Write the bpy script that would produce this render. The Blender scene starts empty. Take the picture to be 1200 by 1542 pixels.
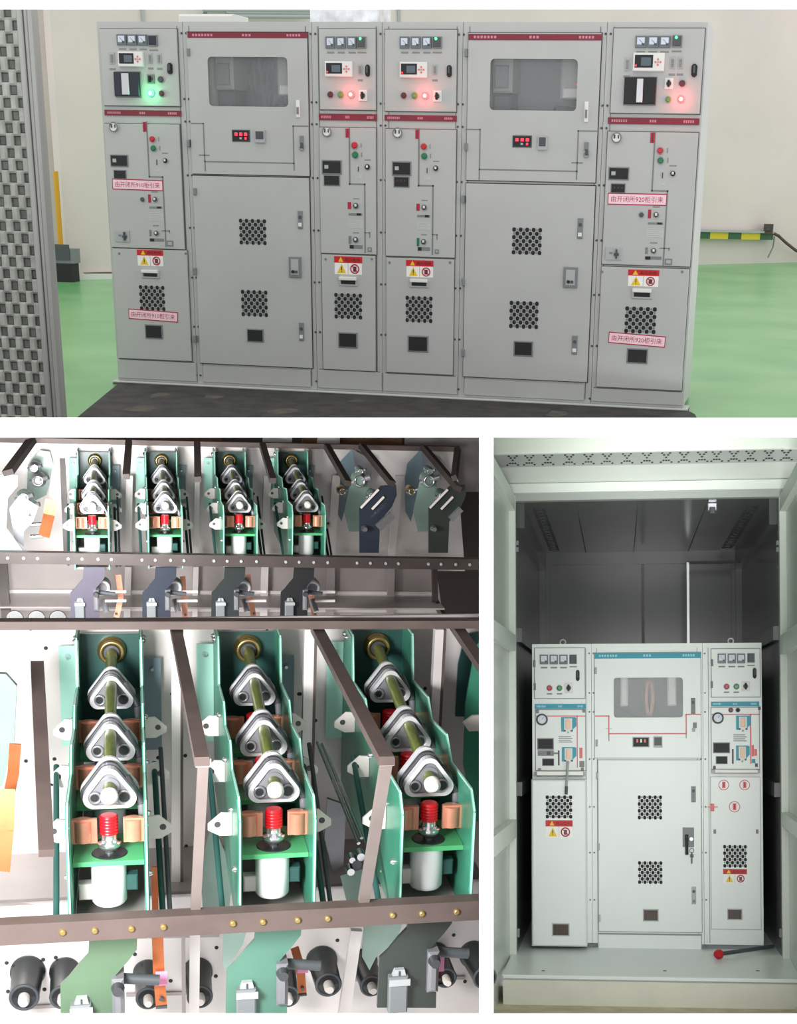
import bpy, math, random
from mathutils import Matrix, Vector
random.seed(7)
C = bpy.context.scene.collection
SC = bpy.context.scene
# ------------------------------------------------------------------ camera model
F, PX, PY = 2250.0, 700.0, 1020.0            # focal length and principal point for a 1200x1542 frame
def rot(a, b, c):
    return (Matrix.Rotation(c, 3, 'Z') @ Matrix.Rotation(b, 3, 'Y') @ Matrix.Rotation(a, 3, 'X'))
S = Matrix(((1, 0, 0), (0, 0, -1), (0, 1, 0)))
A3, T3 = rot(-0.03091, 0.10316, -0.00471) @ S, Vector((0.44717, 1.77461, 9.84538))     # outdoor ring main enclosure
A1, T1 = rot(0.34672, 0.19232, 0.0862) @ S, Vector((-1.89828, -1.62933, 8.17965))      # switch room
A0, T0 = A1, T1          # the switch room stands upright; it gives the world axes
A0t = A0.transposed()
cam = bpy.data.cameras.new('camera'); camo = bpy.data.objects.new('camera', cam); C.objects.link(camo)
cam.sensor_fit = 'AUTO'; cam.sensor_width = 36; cam.lens = F / 1542 * 36
cam.shift_x = (600 - PX) / 1542; cam.shift_y = (PY - 771) / 1542
cam.clip_start = 0.05; cam.clip_end = 200
CR = A0t @ Matrix(((1, 0, 0), (0, -1, 0), (0, 0, -1)))
camo.matrix_world = Matrix.Translation(-(A0t @ T0)) @ CR.to_4x4()
SC.camera = camo
# ------------------------------------------------------------------ light
W = bpy.data.worlds.new('world'); SC.world = W; W.use_nodes = True
W.node_tree.nodes['Background'].inputs[0].default_value = (1.0, 1.0, 1.0, 1)
W.node_tree.nodes['Background'].inputs[1].default_value = 1.2
SC.view_settings.view_transform = 'Standard'; SC.view_settings.look = 'None'
SC.view_settings.exposure = 0.0; SC.view_settings.gamma = 1.0
try: SC.view_settings.use_curve_mapping = False
except Exception: pass
try:
    SC.cycles.use_denoising = True; SC.cycles.max_bounces = 6; SC.cycles.sample_clamp_indirect = 4
except Exception: pass

class Frame:
    def __init__(s, A, T):
        s.A, s.T, s.At = A, T, A.transposed()
        Rw = A0t @ A; Tw = A0t @ (T - T0)
        s.M = Matrix.Translation(Tw) @ Rw.to_4x4()
    def loc(s, px, py, ax, val):
        d = s.At @ Vector(((px - PX) / F, (py - PY) / F, 1)); o = -(s.At @ s.T)
        return o + d * ((val - o[ax]) / d[ax])
    def at(s, px, py, y): return s.loc(px, py, 1, y)
F1, F3 = Frame(A1, T1), Frame(A3, T3)
ROLL2 = -2.5
d2 = Vector(((190 - PX) / F, (330 - PY) / F, 1)).normalized()
x2 = (Vector((1, 0, 0)) - d2 * d2.x).normalized()
z2 = (x2.cross(d2))                       # up axis
if z2.y > 0: z2 = -z2
A2 = Matrix((x2, d2, z2)).transposed() @ Matrix.Rotation(math.radians(-ROLL2), 3, 'Y')
D2 = 4.28
D2T = 8.6
F2 = Frame(A2, Vector(((168 - PX) / F, (972 - PY) / F, 1)) * D2)
F2T = Frame(A2, Vector(((143 - PX) / F, (690 - PY) / F, 1)) * D2T)       # upper, further rack
FC = Frame(Matrix(((1,0,0),(0,0,-1),(0,1,0))), Vector((0,0,0)))      # camera-axis aligned, for the partition wall

def area(name, fr, loc, target, size, power, col=(1,1,1), sy=None):
    l = bpy.data.lights.new(name, 'AREA'); l.energy = power; l.color = col; l.size = size
    if sy: l.shape = 'RECTANGLE'; l.size_y = sy
    o = bpy.data.objects.new(name, l); C.objects.link(o)
    p = fr.M @ Vector(loc); q = fr.M @ Vector(target)
    o.matrix_world = Matrix.Translation(p) @ (q - p).to_track_quat('-Z', 'Y').to_matrix().to_4x4()
    return o
area('rack_fill', F2, (-.6, -2.3, .35), (-.1, -.2, -.3), .6, 105)  # added area light that brightens the left of the lower rack
ul_ = area('rack_upper_fill', F2T, (-.3, -2.4, -.05), (.4, 0, -.2), .6, 34); ul_.data.spread = math.radians(110)  # added fill for the upper rack, no fitting hangs there
dl_ = area('enclosure_fill', F3, (.95, -4.6, 1.6), (.75, 0, .9), 1.6, 9); dl_.data.spread = math.radians(50)  # added area light in front, lifts the white cabinet fronts
hl_ = area('header_fill', F3, (.9, -3.4, 1.7), (.85, -.8, 3.0), 1.2, 8); hl_.data.spread = math.radians(36)  # added fill aimed up at the header to brighten its fascia
#LIGHTS
# ------------------------------------------------------------------ materials
def lin(c): return c / 12.92 if c <= .04045 else ((c + .055) / 1.055) ** 2.4
def srgb(r, g, b): return (lin(r / 255), lin(g / 255), lin(b / 255), 1)
MATS = {}
def mat(name, rgb, rough=.5, metal=0, noise=0, scale=8, bump=0, bscale=40, emit=0, alpha=1, stretch=(1,1,1), rgb2=None, coat=0, detail=4, trans=0):
    m = bpy.data.materials.new(name); m.use_nodes = True; nt = m.node_tree; N = nt.nodes; L = nt.links
    b = N['Principled BSDF']; c = srgb(*rgb)
    b.inputs['Base Color'].default_value = c; b.inputs['Roughness'].default_value = rough; b.inputs['Metallic'].default_value = metal
    if coat: b.inputs['Coat Weight'].default_value = coat; b.inputs['Coat Roughness'].default_value = .15
    tc = None
    if noise or bump or rgb2:
        tc = N.new('ShaderNodeTexCoord'); mp = N.new('ShaderNodeMapping'); mp.inputs['Scale'].default_value = stretch
        L.new(tc.outputs['Object'], mp.inputs['Vector'])
    if noise or rgb2:
        n = N.new('ShaderNodeTexNoise'); n.inputs['Scale'].default_value = scale; n.inputs['Detail'].default_value = detail
        L.new(mp.outputs[0], n.inputs['Vector'])
        r = N.new('ShaderNodeValToRGB'); L.new(n.outputs['Fac'], r.inputs[0])
        if rgb2:
            r.color_ramp.elements[0].color = srgb(*rgb2); r.color_ramp.elements[1].color = c
            r.color_ramp.elements[0].position = .38; r.color_ramp.elements[1].position = .62
        else:
            r.color_ramp.elements[0].color = tuple(v * (1 - noise) for v in c[:3]) + (1,)
            r.color_ramp.elements[1].color = tuple(min(1, v * (1 + noise * .6)) for v in c[:3]) + (1,)
            r.color_ramp.elements[0].position = .3; r.color_ramp.elements[1].position = .7
        L.new(r.outputs[0], b.inputs['Base Color'])
    if bump:
        n2 = N.new('ShaderNodeTexNoise'); n2.inputs['Scale'].default_value = bscale; L.new(mp.outputs[0], n2.inputs['Vector'])
        bp = N.new('ShaderNodeBump'); bp.inputs['Strength'].default_value = bump; bp.inputs['Distance'].default_value = .01
        L.new(n2.outputs['Fac'], bp.inputs['Height']); L.new(bp.outputs[0], b.inputs['Normal'])
    if emit:
        b.inputs['Emission Color'].default_value = c; b.inputs['Emission Strength'].default_value = emit
    if alpha < 1: b.inputs['Alpha'].default_value = alpha
    if trans: b.inputs['Transmission Weight'].default_value = trans
    MATS[name] = m; return m
mat('white_paint', (250, 250, 249), .9)
mat('cab1', (178, 180, 177), .45, noise=.05, scale=3)
mat('cab1_strip', (186, 190, 184), .45, noise=.03, scale=3)
mat('seam', (96, 99, 97), .7)
mat('seam_dark', (50, 52, 52), .8)
mat('brand_red', (120, 26, 48), .5)
mat('brand_txt', (196, 130, 144), .5)
mat('black', (20, 21, 24), .6)
mat('navy', (26, 30, 48), .4)
mat('dgrey', (70, 74, 78), .5)
mat('mgrey', (120, 124, 126), .5)
mat('lgrey', (168, 172, 172), .5)
mat('silver', (190, 192, 196), .3, metal=.7)
mat('offwhite', (222, 222, 218), .5)
mat('txtgrey', (130, 134, 130), .6)
mat('paper', (236, 234, 230), .6)
mat('meter_frame', (98, 108, 112), .4)
mat('meter_face', (205, 212, 226), .4)
mat('red', (190, 24, 40), .35)
mat('red_label', (168, 20, 58), .5)
mat('pink_paper', (240, 205, 214), .6)
mat('sign_red', (196, 18, 28), .5)
mat('yellow', (226, 190, 20), .5)
mat('green_btn', (24, 112, 70), .35)
mat('lime', (96, 140, 60), .4)
mat('darkred', (84, 34, 40), .4)
mat('mimic', (118, 122, 118), .5)
mat('led_green', (60, 255, 120), emit=6)
mat('led_red', (255, 60, 60), emit=6)
mat('led_core_green', (170, 255, 210), emit=12)
mat('led_core_red', (255, 190, 180), emit=12)
mat('seg_red', (240, 50, 70), emit=1.6)
mat('screen', (84, 98, 108), .2)
mat('vent_hole', (28, 29, 31), .8)
mat('wall1', (216, 206, 201), .9, noise=.06, scale=1.2, bump=.15, bscale=6)
mat('floor_green', (92, 168, 100), .3, noise=.16, scale=1.3, coat=.15, rgb2=(118, 184, 118), bump=.03, bscale=3)
mat('foil', (225, 228, 232), .25, metal=.8, noise=.3, scale=14, bump=.4, bscale=10)
mat('rubber', (62, 60, 58), .75, noise=.35, scale=9, bump=.5, bscale=120, rgb2=(44, 43, 43))
mat('dust', (82, 79, 70), .9, noise=.4, scale=14)
mat('alu', (166, 168, 164), .45, metal=.4, noise=.12, scale=30, stretch=(1, 1, .05))
mat('weave', (170, 173, 166), .6, noise=.25, scale=18)
mat('weave_dark', (104, 108, 103), .7, noise=.3, scale=22)
mat('glass', (200, 205, 205), .04, alpha=.14)
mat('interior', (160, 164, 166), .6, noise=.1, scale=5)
mat('interior_cond', (130, 136, 142), .5, noise=.35, scale=60, rgb2=(100, 106, 112), stretch=(1, 1, .3))
mat('caution_green', (44, 96, 60), .5)
mat('caution_yellow', (216, 196, 40), .5)
mat('pipe_yellow', (206, 150, 20), .5)
mat('rust', (96, 78, 70), .8, noise=.3, scale=30)
mat('cab3', (222, 227, 224), .35, noise=.02, scale=3)
mat('seam3', (138, 144, 142), .7)
mat('teal', (40, 150, 170), .5)
mat('mimic3', (216, 110, 112), .5)
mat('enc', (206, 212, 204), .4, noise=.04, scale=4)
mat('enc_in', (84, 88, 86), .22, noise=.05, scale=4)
mat('enc_trim', (150, 156, 150), .5)
mat('concrete', (196, 186, 158), .9, noise=.2, scale=10)
mat('beige', (205, 206, 192), .7, noise=.05, scale=6)
mat('rope', (190, 150, 140), .8)
mat('brownglass', (70, 56, 44), .2)
mat('enc_in2', (176, 182, 176), .4)
mat('enc_light', (226, 230, 222), .4)
mat('enc_door', (196, 204, 194), .25, noise=.05, scale=2)
mat('green_on', (40, 140, 62), .35)
mat('mimic_pale', (150, 205, 215), .5)
mat('steel2', (226, 219, 216), .35, metal=.15, noise=.08, scale=5)
mat('steel2d', (176, 166, 164), .4, metal=.15, noise=.08, scale=6)
mat('beam_d', (70, 60, 57), .5, noise=.18, scale=9)
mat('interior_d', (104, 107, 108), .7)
mat('beam', (98, 84, 80), .5, noise=.18, scale=9, metal=.2)
mat('gpo_light', (170, 220, 205), .35, noise=.08, scale=6)
mat('gpo_green', (64, 138, 112), .32, noise=.15, scale=7)
mat('gpo_dark', (48, 84, 80), .3, noise=.2, scale=6)
mat('gpo_bright', (84, 176, 116), .35, noise=.08, scale=6)
mat('gpo_blue', (120, 140, 150), .3, noise=.15, scale=5)
mat('brass', (190, 164, 104), .25, metal=.8)
mat('olive', (98, 108, 52), .3, noise=.25, scale=30, stretch=(4,1,4))
mat('cast_rim', (214, 214, 216), .3, metal=.3)
mat('cast', (140, 140, 145), .3, metal=.35, noise=.15, scale=14)
mat('cast_dark', (84, 84, 88), .35, metal=.4, noise=.2, scale=14)
mat('chrome', (215, 215, 218), .15, metal=.9)
mat('post_d', (128, 116, 112), .5, noise=.1)
mat('copper', (214, 148, 122), .32, metal=.35, noise=.15, scale=14)
mat('copper_b', (200, 116, 72), .28, metal=.6, noise=.2, scale=14)
mat('red_ins', (214, 18, 34), .35)
mat('bush', (40, 46, 46), .3)
mat('white_cyl', (248, 248, 248), .3)
mat('pink_tag', (238, 150, 190), .5)
mat('sage', (88, 112, 88), .35, noise=.1, scale=5)
mat('teal_pl', (82, 122, 106), .3, noise=.12, scale=5)
mat('charcoal', (52, 58, 54), .3, noise=.15, scale=5)
mat('purple_grey', (88, 84, 98), .3, noise=.12, scale=6)
mat('lug', (226, 218, 212), .4)
mat('wood', (120, 84, 58), .7, noise=.25, scale=6)
mat('bay_blocker', (90, 84, 80), .8)
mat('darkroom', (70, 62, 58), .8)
mat('mistgreen', (132, 154, 144), .25, noise=.15, scale=7)
mat('bluewhite', (190, 204, 208), .3, noise=.06, scale=4)
mat('navyplate', (44, 50, 62), .3, noise=.15, scale=6)
mat('skin', (240, 205, 180), .6)

# ------------------------------------------------------------------ mesh builder
class MB:
    def __init__(s): s.v, s.f, s.m, s.ms, s.sm = [], [], [], [], []
    def mi(s, name):
        if name not in s.ms: s.ms.append(name)
        return s.ms.index(name)
    def add(s, vs, fs, m, smooth=False):
        k = len(s.v); s.v += [Vector(a) for a in vs]; i = s.mi(m)
        for f in fs: s.f.append([k + j for j in f]); s.m.append(i); s.sm.append(smooth)
        return s
    def box(s, x0, x1, y0, y1, z0, z1, m):
        x0, x1 = sorted((x0, x1)); y0, y1 = sorted((y0, y1)); z0, z1 = sorted((z0, z1))
        vs = [(x, y, z) for x in (x0, x1) for y in (y0, y1) for z in (z0, z1)]
        return s.add(vs, [(0,1,3,2),(4,6,7,5),(0,4,5,1),(2,3,7,6),(0,2,6,4),(1,5,7,3)], m)
    def bbox(s, x0, x1, y0, y1, z0, z1, m, b=.004):      # box with bevelled front (-y) edges
        x0, x1 = sorted((x0, x1)); y0, y1 = sorted((y0, y1)); z0, z1 = sorted((z0, z1))
        b = min(b, (x1-x0)*.3, (z1-z0)*.3, (y1-y0)*.9)
        o = [(x0,z0),(x1,z0),(x1,z1),(x0,z1)]; i = [(x0+b,z0+b),(x1-b,z0+b),(x1-b,z1-b),(x0+b,z1-b)]
        vs = [(x,y1,z) for x,z in o] + [(x,y0+b,z) for x,z in o] + [(x,y0,z) for x,z in i]
        fs = [(3,2,1,0)] + [(j,(j+1)%4,4+(j+1)%4,4+j) for j in range(4)] + [(4+j,4+(j+1)%4,8+(j+1)%4,8+j) for j in range(4)] + [(8,9,10,11)]
        return s.add(vs, fs, m)
    def prism(s, pts, y0, y1, m, hole=None):             # outline in (x,z), extruded in y
        n = len(pts); vs = [(x, y0, z) for x, z in pts] + [(x, y1, z) for x, z in pts]
        fs = [(j, (j+1) % n, n+(j+1) % n, n+j) for j in range(n)]
        if hole:
            h = hole; vs += [(x, y0, z) for x, z in h] + [(x, y1, z) for x, z in h]
            fs += [(2*n+j, 3*n+j, 3*n+(j+1) % n, 2*n+(j+1) % n) for j in range(n)]
            fs += [(j, 2*n+j, 2*n+(j+1) % n, (j+1) % n) for j in range(n)]
            fs += [(n+j, n+(j+1) % n, 3*n+(j+1) % n, 3*n+j) for j in range(n)]
        else: fs += [tuple(range(n-1, -1, -1)), tuple(range(n, 2*n))]
        return s.add(vs, fs, m)
    def prismx(s, pts, x0, x1, m):                        # outline in (y,z), extruded in x
        n = len(pts); vs = [(x0, y, z) for y, z in pts] + [(x1, y, z) for y, z in pts]
        fs = [(j, (j+1) % n, n+(j+1) % n, n+j) for j in range(n)] + [tuple(range(n-1, -1, -1)), tuple(range(n, 2*n))]
        return s.add(vs, fs, m)
    def prismz(s, pts, z0, z1, m):
        n = len(pts); vs = [(x, y, z0) for x, y in pts] + [(x, y, z1) for x, y in pts]
        fs = [(j, (j+1) % n, n+(j+1) % n, n+j) for j in range(n)] + [tuple(range(n-1, -1, -1)), tuple(range(n, 2*n))]
        return s.add(vs, fs, m)
    def lathe(s, p0, p1, prof, m, n=20, smooth=True):     # prof: list of (t along axis 0..1, radius)
        p0, p1 = Vector(p0), Vector(p1); ax = p1 - p0
        q = Vector((0, 0, 1)).rotation_difference(ax.normalized())
        vs, fs = [], []
        for t, r in prof:
            for j in range(n):
                a = 2 * math.pi * j / n
                vs.append(p0 + ax * t + q @ Vector((r * math.cos(a), r * math.sin(a), 0)))
        for i in range(len(prof) - 1):
            for j in range(n): fs.append((i*n+j, i*n+(j+1) % n, (i+1)*n+(j+1) % n, (i+1)*n+j))
        s.add(vs, fs, m, smooth)
        k = len(prof) - 1
        s.add(vs[:n], [tuple(range(n-1, -1, -1))], m); s.add(vs[k*n:], [tuple(range(n))], m)
        return s
    def cyl(s, p0, p1, r, m, n=16, r1=None): return s.lathe(p0, p1, [(0, r), (1, r if r1 is None else r1)], m, n)
    def bar(s, p0, p1, w, h, m, up=(0, 0, 1)):            # rectangular bar between points
        p0, p1 = Vector(p0), Vector(p1); d = (p1 - p0).normalized(); u = Vector(up); sx = d.cross(u).normalized(); u = sx.cross(d).normalized()
        vs = [p + sx * a * w / 2 + u * b * h / 2 for p in (p0, p1) for a, b in ((-1,-1),(1,-1),(1,1),(-1,1))]
        return s.add(vs, [(3,2,1,0),(4,5,6,7)] + [(j,(j+1) % 4,4+(j+1) % 4,4+j) for j in range(4)], m)
    def ring(s, c, R, r, m, n=24, k=8, axis='y'):
        vs, fs = [], []
        for i in range(n):
            a = 2*math.pi*i/n
            for j in range(k):
                b = 2*math.pi*j/k; q = R + r*math.cos(b); h = r*math.sin(b)
                p = (q*math.cos(a), h, q*math.sin(a)) if axis == 'y' else (q*math.cos(a), q*math.sin(a), h)
                vs.append(Vector(c) + Vector(p))
        for i in range(n):
            for j in range(k): fs.append((i*k+j, ((i+1) % n)*k+j, ((i+1) % n)*k+(j+1) % k, i*k+(j+1) % k))
        return s.add(vs, fs, m, True)
    def tube(s, pts, r, m, n=8):
        for a, b in zip(pts[:-1], pts[1:]): s.cyl(a, b, r, m, n)
        return s
    def text(s, txt, cx, cz, y, h, m, width=None, rotz=0, th=.0006):
        key = txt
        if key not in TXT:
            cu = bpy.data.curves.new('t', 'FONT'); cu.body = txt; cu.size = 1; cu.align_x = 'LEFT'; cu.resolution_u = 2
            ob = bpy.data.objects.new('t', cu); C.objects.link(ob)
            dg = bpy.context.evaluated_depsgraph_get(); dg.update()
            me = bpy.data.meshes.new_from_object(ob.evaluated_get(dg))
            TXT[key] = ([tuple(v.co) for v in me.vertices], [tuple(p.vertices) for p in me.polygons])
            bpy.data.objects.remove(ob); bpy.data.meshes.remove(me); bpy.data.curves.remove(cu)
        vs, fs = TXT[key]
        if not vs: return s
        xs = [v[0] for v in vs]; ys = [v[1] for v in vs]; x0, x1, y0, y1 = min(xs), max(xs), min(ys), max(ys)
        k = h / (y1 - y0); kx = width / (x1 - x0) if width else k
        ca, sa = math.cos(rotz), math.sin(rotz); out = []
        for v in vs:
            a = (v[0] - (x0+x1)/2) * kx; b = (v[1] - (y0+y1)/2) * k
            out.append((cx + a*ca - b*sa, y, cz + a*sa + b*ca))
        return s.add(out, fs, m)
    def build(s, name, parent=None, origin=None, frame=None, label=None):
        o0 = Vector(origin) if origin is not None else (Vector(parent['_o']) if parent is not None and '_o' in parent else Vector((0, 0, 0)))
        me = bpy.data.meshes.new(name); me.from_pydata([tuple(v - o0) for v in s.v], [], s.f)
        for n in s.ms: me.materials.append(MATS[n])
        me.polygons.foreach_set('material_index', s.m); me.polygons.foreach_set('use_smooth', s.sm); me.update()
        ob = bpy.data.objects.new(name, me); C.objects.link(ob)
        if parent is not None: ob.parent = parent; ob['_o'] = tuple(o0)
        elif frame is not None: ob.matrix_world = frame.M @ Matrix.Translation(o0)
        if label: ob['label'] = label
        return ob
TXT = {}
def tag(o, label=None, cat=None, group=None, kind=None):
    if label: o['label'] = label
    if cat: o['category'] = cat
    if group: o['group'] = group
    if kind: o['kind'] = kind
    return o
def thing(name, fr, origin, label, cat, group=None):
    o = bpy.data.objects.new(name, None); C.objects.link(o); o.empty_display_size = .05
    o.matrix_world = fr.M @ Matrix.Translation(Vector(origin)); o['_o'] = tuple(origin)
    return tag(o, label, cat, group)
def one(name, mb, fr, origin, label, cat, group=None):
    o = mb.build(name, origin=origin, frame=fr); return tag(o, label, cat, group)
def struct(name, mb, fr, origin=(0, 0, 0)):
    o = mb.build(name, origin=origin, frame=fr); o['kind'] = 'structure'; return o
def copy_tree(o, parent=None):
    c = o.copy(); C.objects.link(c); c.parent = parent
    for ch in list(o.children): copy_tree(ch, c)
    return c
# ------------------------------------------------------------------ partition wall with the three openings
w = MB(); DW = 2.85; t = .006
def wr(x0, y0, x1, y1):
    a = FC.at(x0, y0, DW); b = FC.at(x1, y1, DW); w.box(a.x, b.x, DW, DW + t, a.z, b.z, 'white_paint')
wr(-700, -500, 1900, 12); wr(-700, 12, -560, 629); wr(1760, 12, 1900, 629); wr(-700, 629, 1900, 658)
wr(-700, 658, -560, 1527); wr(721.5, 658, 743, 1527); wr(1760, 658, 1900, 1527); wr(-700, 1527, 1900, 1900)
struct('wall_front', w, FC)
# ------------------------------------------------------------------ facade helper: everything measured on a cabinet front
class Facade:
    def __init__(s, fr, y=0., xf=None, dz=0.): s.fr, s.y, s.xf, s.dz = fr, y, xf, dz
    def p(s, px, py):
        q = s.fr.at(px, py, s.y); x, z = q.x, q.z + s.dz
        if s.xf: x = s.xf(x)
        return x, z
    def r(s, L, T, R, B):
        my, mx = (T+B)/2, (L+R)/2
        return s.p(L, my)[0], s.p(R, my)[0], s.p(mx, B)[1], s.p(mx, T)[1]      # x0,x1,z0,z1
    def bb(s, mb, L, T, R, B, d, m, base=0., bev=.002):
        x0, x1, z0, z1 = s.r(L, T, R, B); mb.bbox(x0, x1, s.y - base - d, s.y - base, z0, z1, m, bev); return x0, x1, z0, z1
    def part(s, name, parent, L, T, R, B, d, m, base=0., bev=.002, label=None):
        mb = MB(); s.bb(mb, L, T, R, B, d, m, base, bev); return mb.build(name, parent, label=label)
def n_meter(fc, par, cx, cy, w, h, k=0):
    mb = MB(); x0, x1, z0, z1 = fc.bb(mb, cx-w/2, cy-h/2, cx+w/2, cy+h/2, .012, 'meter_frame'); y = fc.y-.012-par_d
    y = fc.y - par_d - .012; mb = MB(); mb.bbox(x0, x1, fc.y-par_d-.012, fc.y-par_d, z0, z1, 'meter_frame', .002)
    dx, dz = x1-x0, z1-z0
    mb.box(x0+dx*.16, x1-dx*.16, y-.001, y, z0+dz*.28, z1-dz*.14, 'meter_face')
    mb.box(x0+dx*.6, x1-dx*.16, y-.002, y-.001, z0+dz*.2, z0+dz*.38, 'dgrey')
    mb.bar((x0+dx*.72, y-.002, z0+dz*.34), (x0+dx*.35, y-.002, z0+dz*.7), .001, .001, 'black')
    mb.box(x0+dx*.1, x1-dx*.1, fc.y-par_d-.0006, fc.y-par_d, z0-dz*.42, z0-dz*.26, 'txtgrey')
    mb.build('ammeter', par)
par_d = .014
def n_relay4(fc, par, cx, cy, w, h, led=False, m='dgrey'):
    x0, x1, z0, z1 = fc.r(cx-w/2, cy-h/2, cx+w/2, cy+h/2); y = fc.y-par_d; mb = MB()
    mb.bbox(x0, x1, y-.012, y, z0, z1, 'mgrey', .002); mb.bbox(x0+.004, x1-.004, y-.016, y-.012, z0+.006, z1-.004, m, .002)
    mb.box(x0, x1, y-.0006, y, z0-.022, z0-.014, 'txtgrey'); o = mb.build('charged_display', par)
    if led:
        mb = MB(); mb.lathe(((x0+x1)/2-.004, y-.016, z1-.01), ((x0+x1)/2-.004, y-.02, z1-.01), [(0,.006),(1,.004)], 'led_green'); mb.build('status_light', par, label='green glowing status light')
def n_protect(fc, par, L, T, R, B, led=True):
    x0, x1, z0, z1 = fc.r(L, T, R, B); y = fc.y-par_d; dx, dz = x1-x0, z1-z0; mb = MB()
    mb.bbox(x0, x1, y-.02, y, z0, z1, 'offwhite', .004)
    mb.box(x0+dx*.06, x0+dx*.64, y-.0215, y-.02, z0+dz*.2, z1-dz*.12, 'black'); mb.box(x0+dx*.26, x0+dx*.58, y-.0225, y-.0215, z0+dz*.3, z1-dz*.25, 'screen')
    cx, cz = x0+dx*.8, z0+dz*.5
    for a, b in ((0,0),(.012,0),(-.012,0),(0,.012),(0,-.012)): mb.box(cx+a-.004, cx+a+.004, y-.0225, y-.02, cz+b-.004, cz+b+.004, 'mimic3' if (a or b) else 'lgrey')
    mb.build('protection_relay', par)
    if led:
        mb = MB(); mb.box(x0+dx*.07, x0+dx*.13, y-.0235, y-.0215, z0+dz*.26, z0+dz*.36, 'seg_red'); mb.build('relay_light', par, label='small glowing red relay light')
def n_round(fc, par, name, cx, cy, r, m, d=.014, rim='lgrey', base=None, label=None):
    x0, x1, z0, z1 = fc.r(cx-r, cy-r, cx+r, cy+r); y = fc.y-(par_d if base is None else base); c = ((x0+x1)/2, (z0+z1)/2); R_ = (x1-x0)/2
    mb = MB(); mb.lathe((c[0], y, c[1]), (c[0], y-.005, c[1]), [(0, R_*1.12), (.6, R_*1.12), (1, R_)], rim)
    mb.lathe((c[0], y-.005, c[1]), (c[0], y-.005-d, c[1]), [(0, R_*.86), (.7, R_*.84), (1, R_*.6)], m)
    o = mb.build(name, par, label=label); return c, y-.005-d
def n_glow(fc, par, cx, cy, r, col):
    c, y = n_round(fc, par, 'indicator_lamp', cx, cy, r, 'led_'+col, .012, label='indicator lamp glowing bright '+col)
    mb = MB(); mb.lathe((c[0], y+.001, c[1]), (c[0], y-.003, c[1]), [(0, .008), (.6, .007), (1, .002)], 'led_core_'+col); mb.build('lamp_lens', par, label='white-hot lens of the '+col+' lamp')
    l = bpy.data.lights.new('lamp_glow', 'POINT'); l.energy = .3; l.shadow_soft_size = .015
    l.color = (.1, 1, .35) if col == 'green' else (1, .1, .1)
    o = bpy.data.objects.new('lamp_glow', l); C.objects.link(o); o.matrix_world = fc.fr.M @ Matrix.Translation(Vector((c[0], y-.03, c[1])))
def n_switch(fc, par, cx, cy, w, h, face='offwhite', name='selector_switch', knob='black'):
    x0, x1, z0, z1 = fc.r(cx-w/2, cy-h/2, cx+w/2, cy+h/2); y = fc.y-par_d; mb = MB()
    mb.bbox(x0, x1, y-.006, y, z0, z1, face, .002); cx_, cz_ = (x0+x1)/2, (z0+z1)/2; r = (x1-x0)*.3
    mb.lathe((cx_, y-.006, cz_), (cx_, y-.014, cz_), [(0, r), (1, r*.9)], 'dgrey'); mb.bbox(cx_-r*.35, cx_+r*.35, y-.03, y-.012, cz_-r*1.3, cz_+r*1.3, knob, .002)
    mb.build(name, par)
def n_lock(fc, par, cx, cy, w, h):
    x0, x1, z0, z1 = fc.r(cx-w/2, cy-h/2, cx+w/2, cy+h/2); y = fc.y-par_d; mb = MB(); dx, dz = x1-x0, z1-z0
    mb.prism([(x0+dx*a, z0+dz*b) for a, b in ((.3,0),(.7,0),(1,.15),(1,.85),(.7,1),(.3,1),(0,.85),(0,.15))], y-.01, y, 'black')
    mb.bbox(x0+dx*.3, x1-dx*.3, y-.022, y-.01, z0+dz*.3, z1-dz*.12, 'dgrey', .002); mb.build('door_latch', par, label='black swing latch')
def n_terminal(fc, par, cx, cy, w=7, h=15):
    x0, x1, z0, z1 = fc.r(cx-w/2, cy-h/2, cx+w/2, cy+h/2); y = fc.y-par_d; mb = MB(); dz = z1-z0
    mb.bbox(x0, x1, y-.005, y, z0, z1, 'lgrey', .001)
    for k in (.25, .5, .75): mb.box(x0+(x1-x0)*.3, x1-(x1-x0)*.25, y-.01, y-.005, z0+dz*k-.006, z0+dz*k+.004, 'txtgrey')
    mb.box(x0-.003, x1+.003, y-.0006, y, z0-.03, z0-.02, 'txtgrey'); mb.build('test_terminal', par)
def vent(fc, par, L, T, R, B, base=None, cols=9, rows=7):
    x0, x1, z0, z1 = fc.r(L, T, R, B); y = fc.y-(par_d if base is None else base); mb = MB()
    dx, dz = (x1-x0)/cols, (z1-z0)/rows
    for j in range(rows):
        for i in range(cols):
            if (i+j) % 2: mb.box(x0+dx*(i+.22), x0+dx*(i+.78), y-.0006, y, z0+dz*(j+.22), z0+dz*(j+.78), 'mgrey'); continue
            cx, cz = x0+dx*(i+.5), z0+dz*(j+.5); a, b = dx*.56, dz*.56
            mb.prism([(cx-a, cz-b*.5), (cx-a*.5, cz-b), (cx+a*.5, cz-b), (cx+a, cz-b*.5), (cx+a, cz+b*.5), (cx+a*.5, cz+b), (cx-a*.5, cz+b), (cx-a, cz+b*.5)], y-.001, y, 'vent_hole')
    mb.build('ventilation_grille', par, label='checkered pattern of dark ventilation holes')
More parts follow.
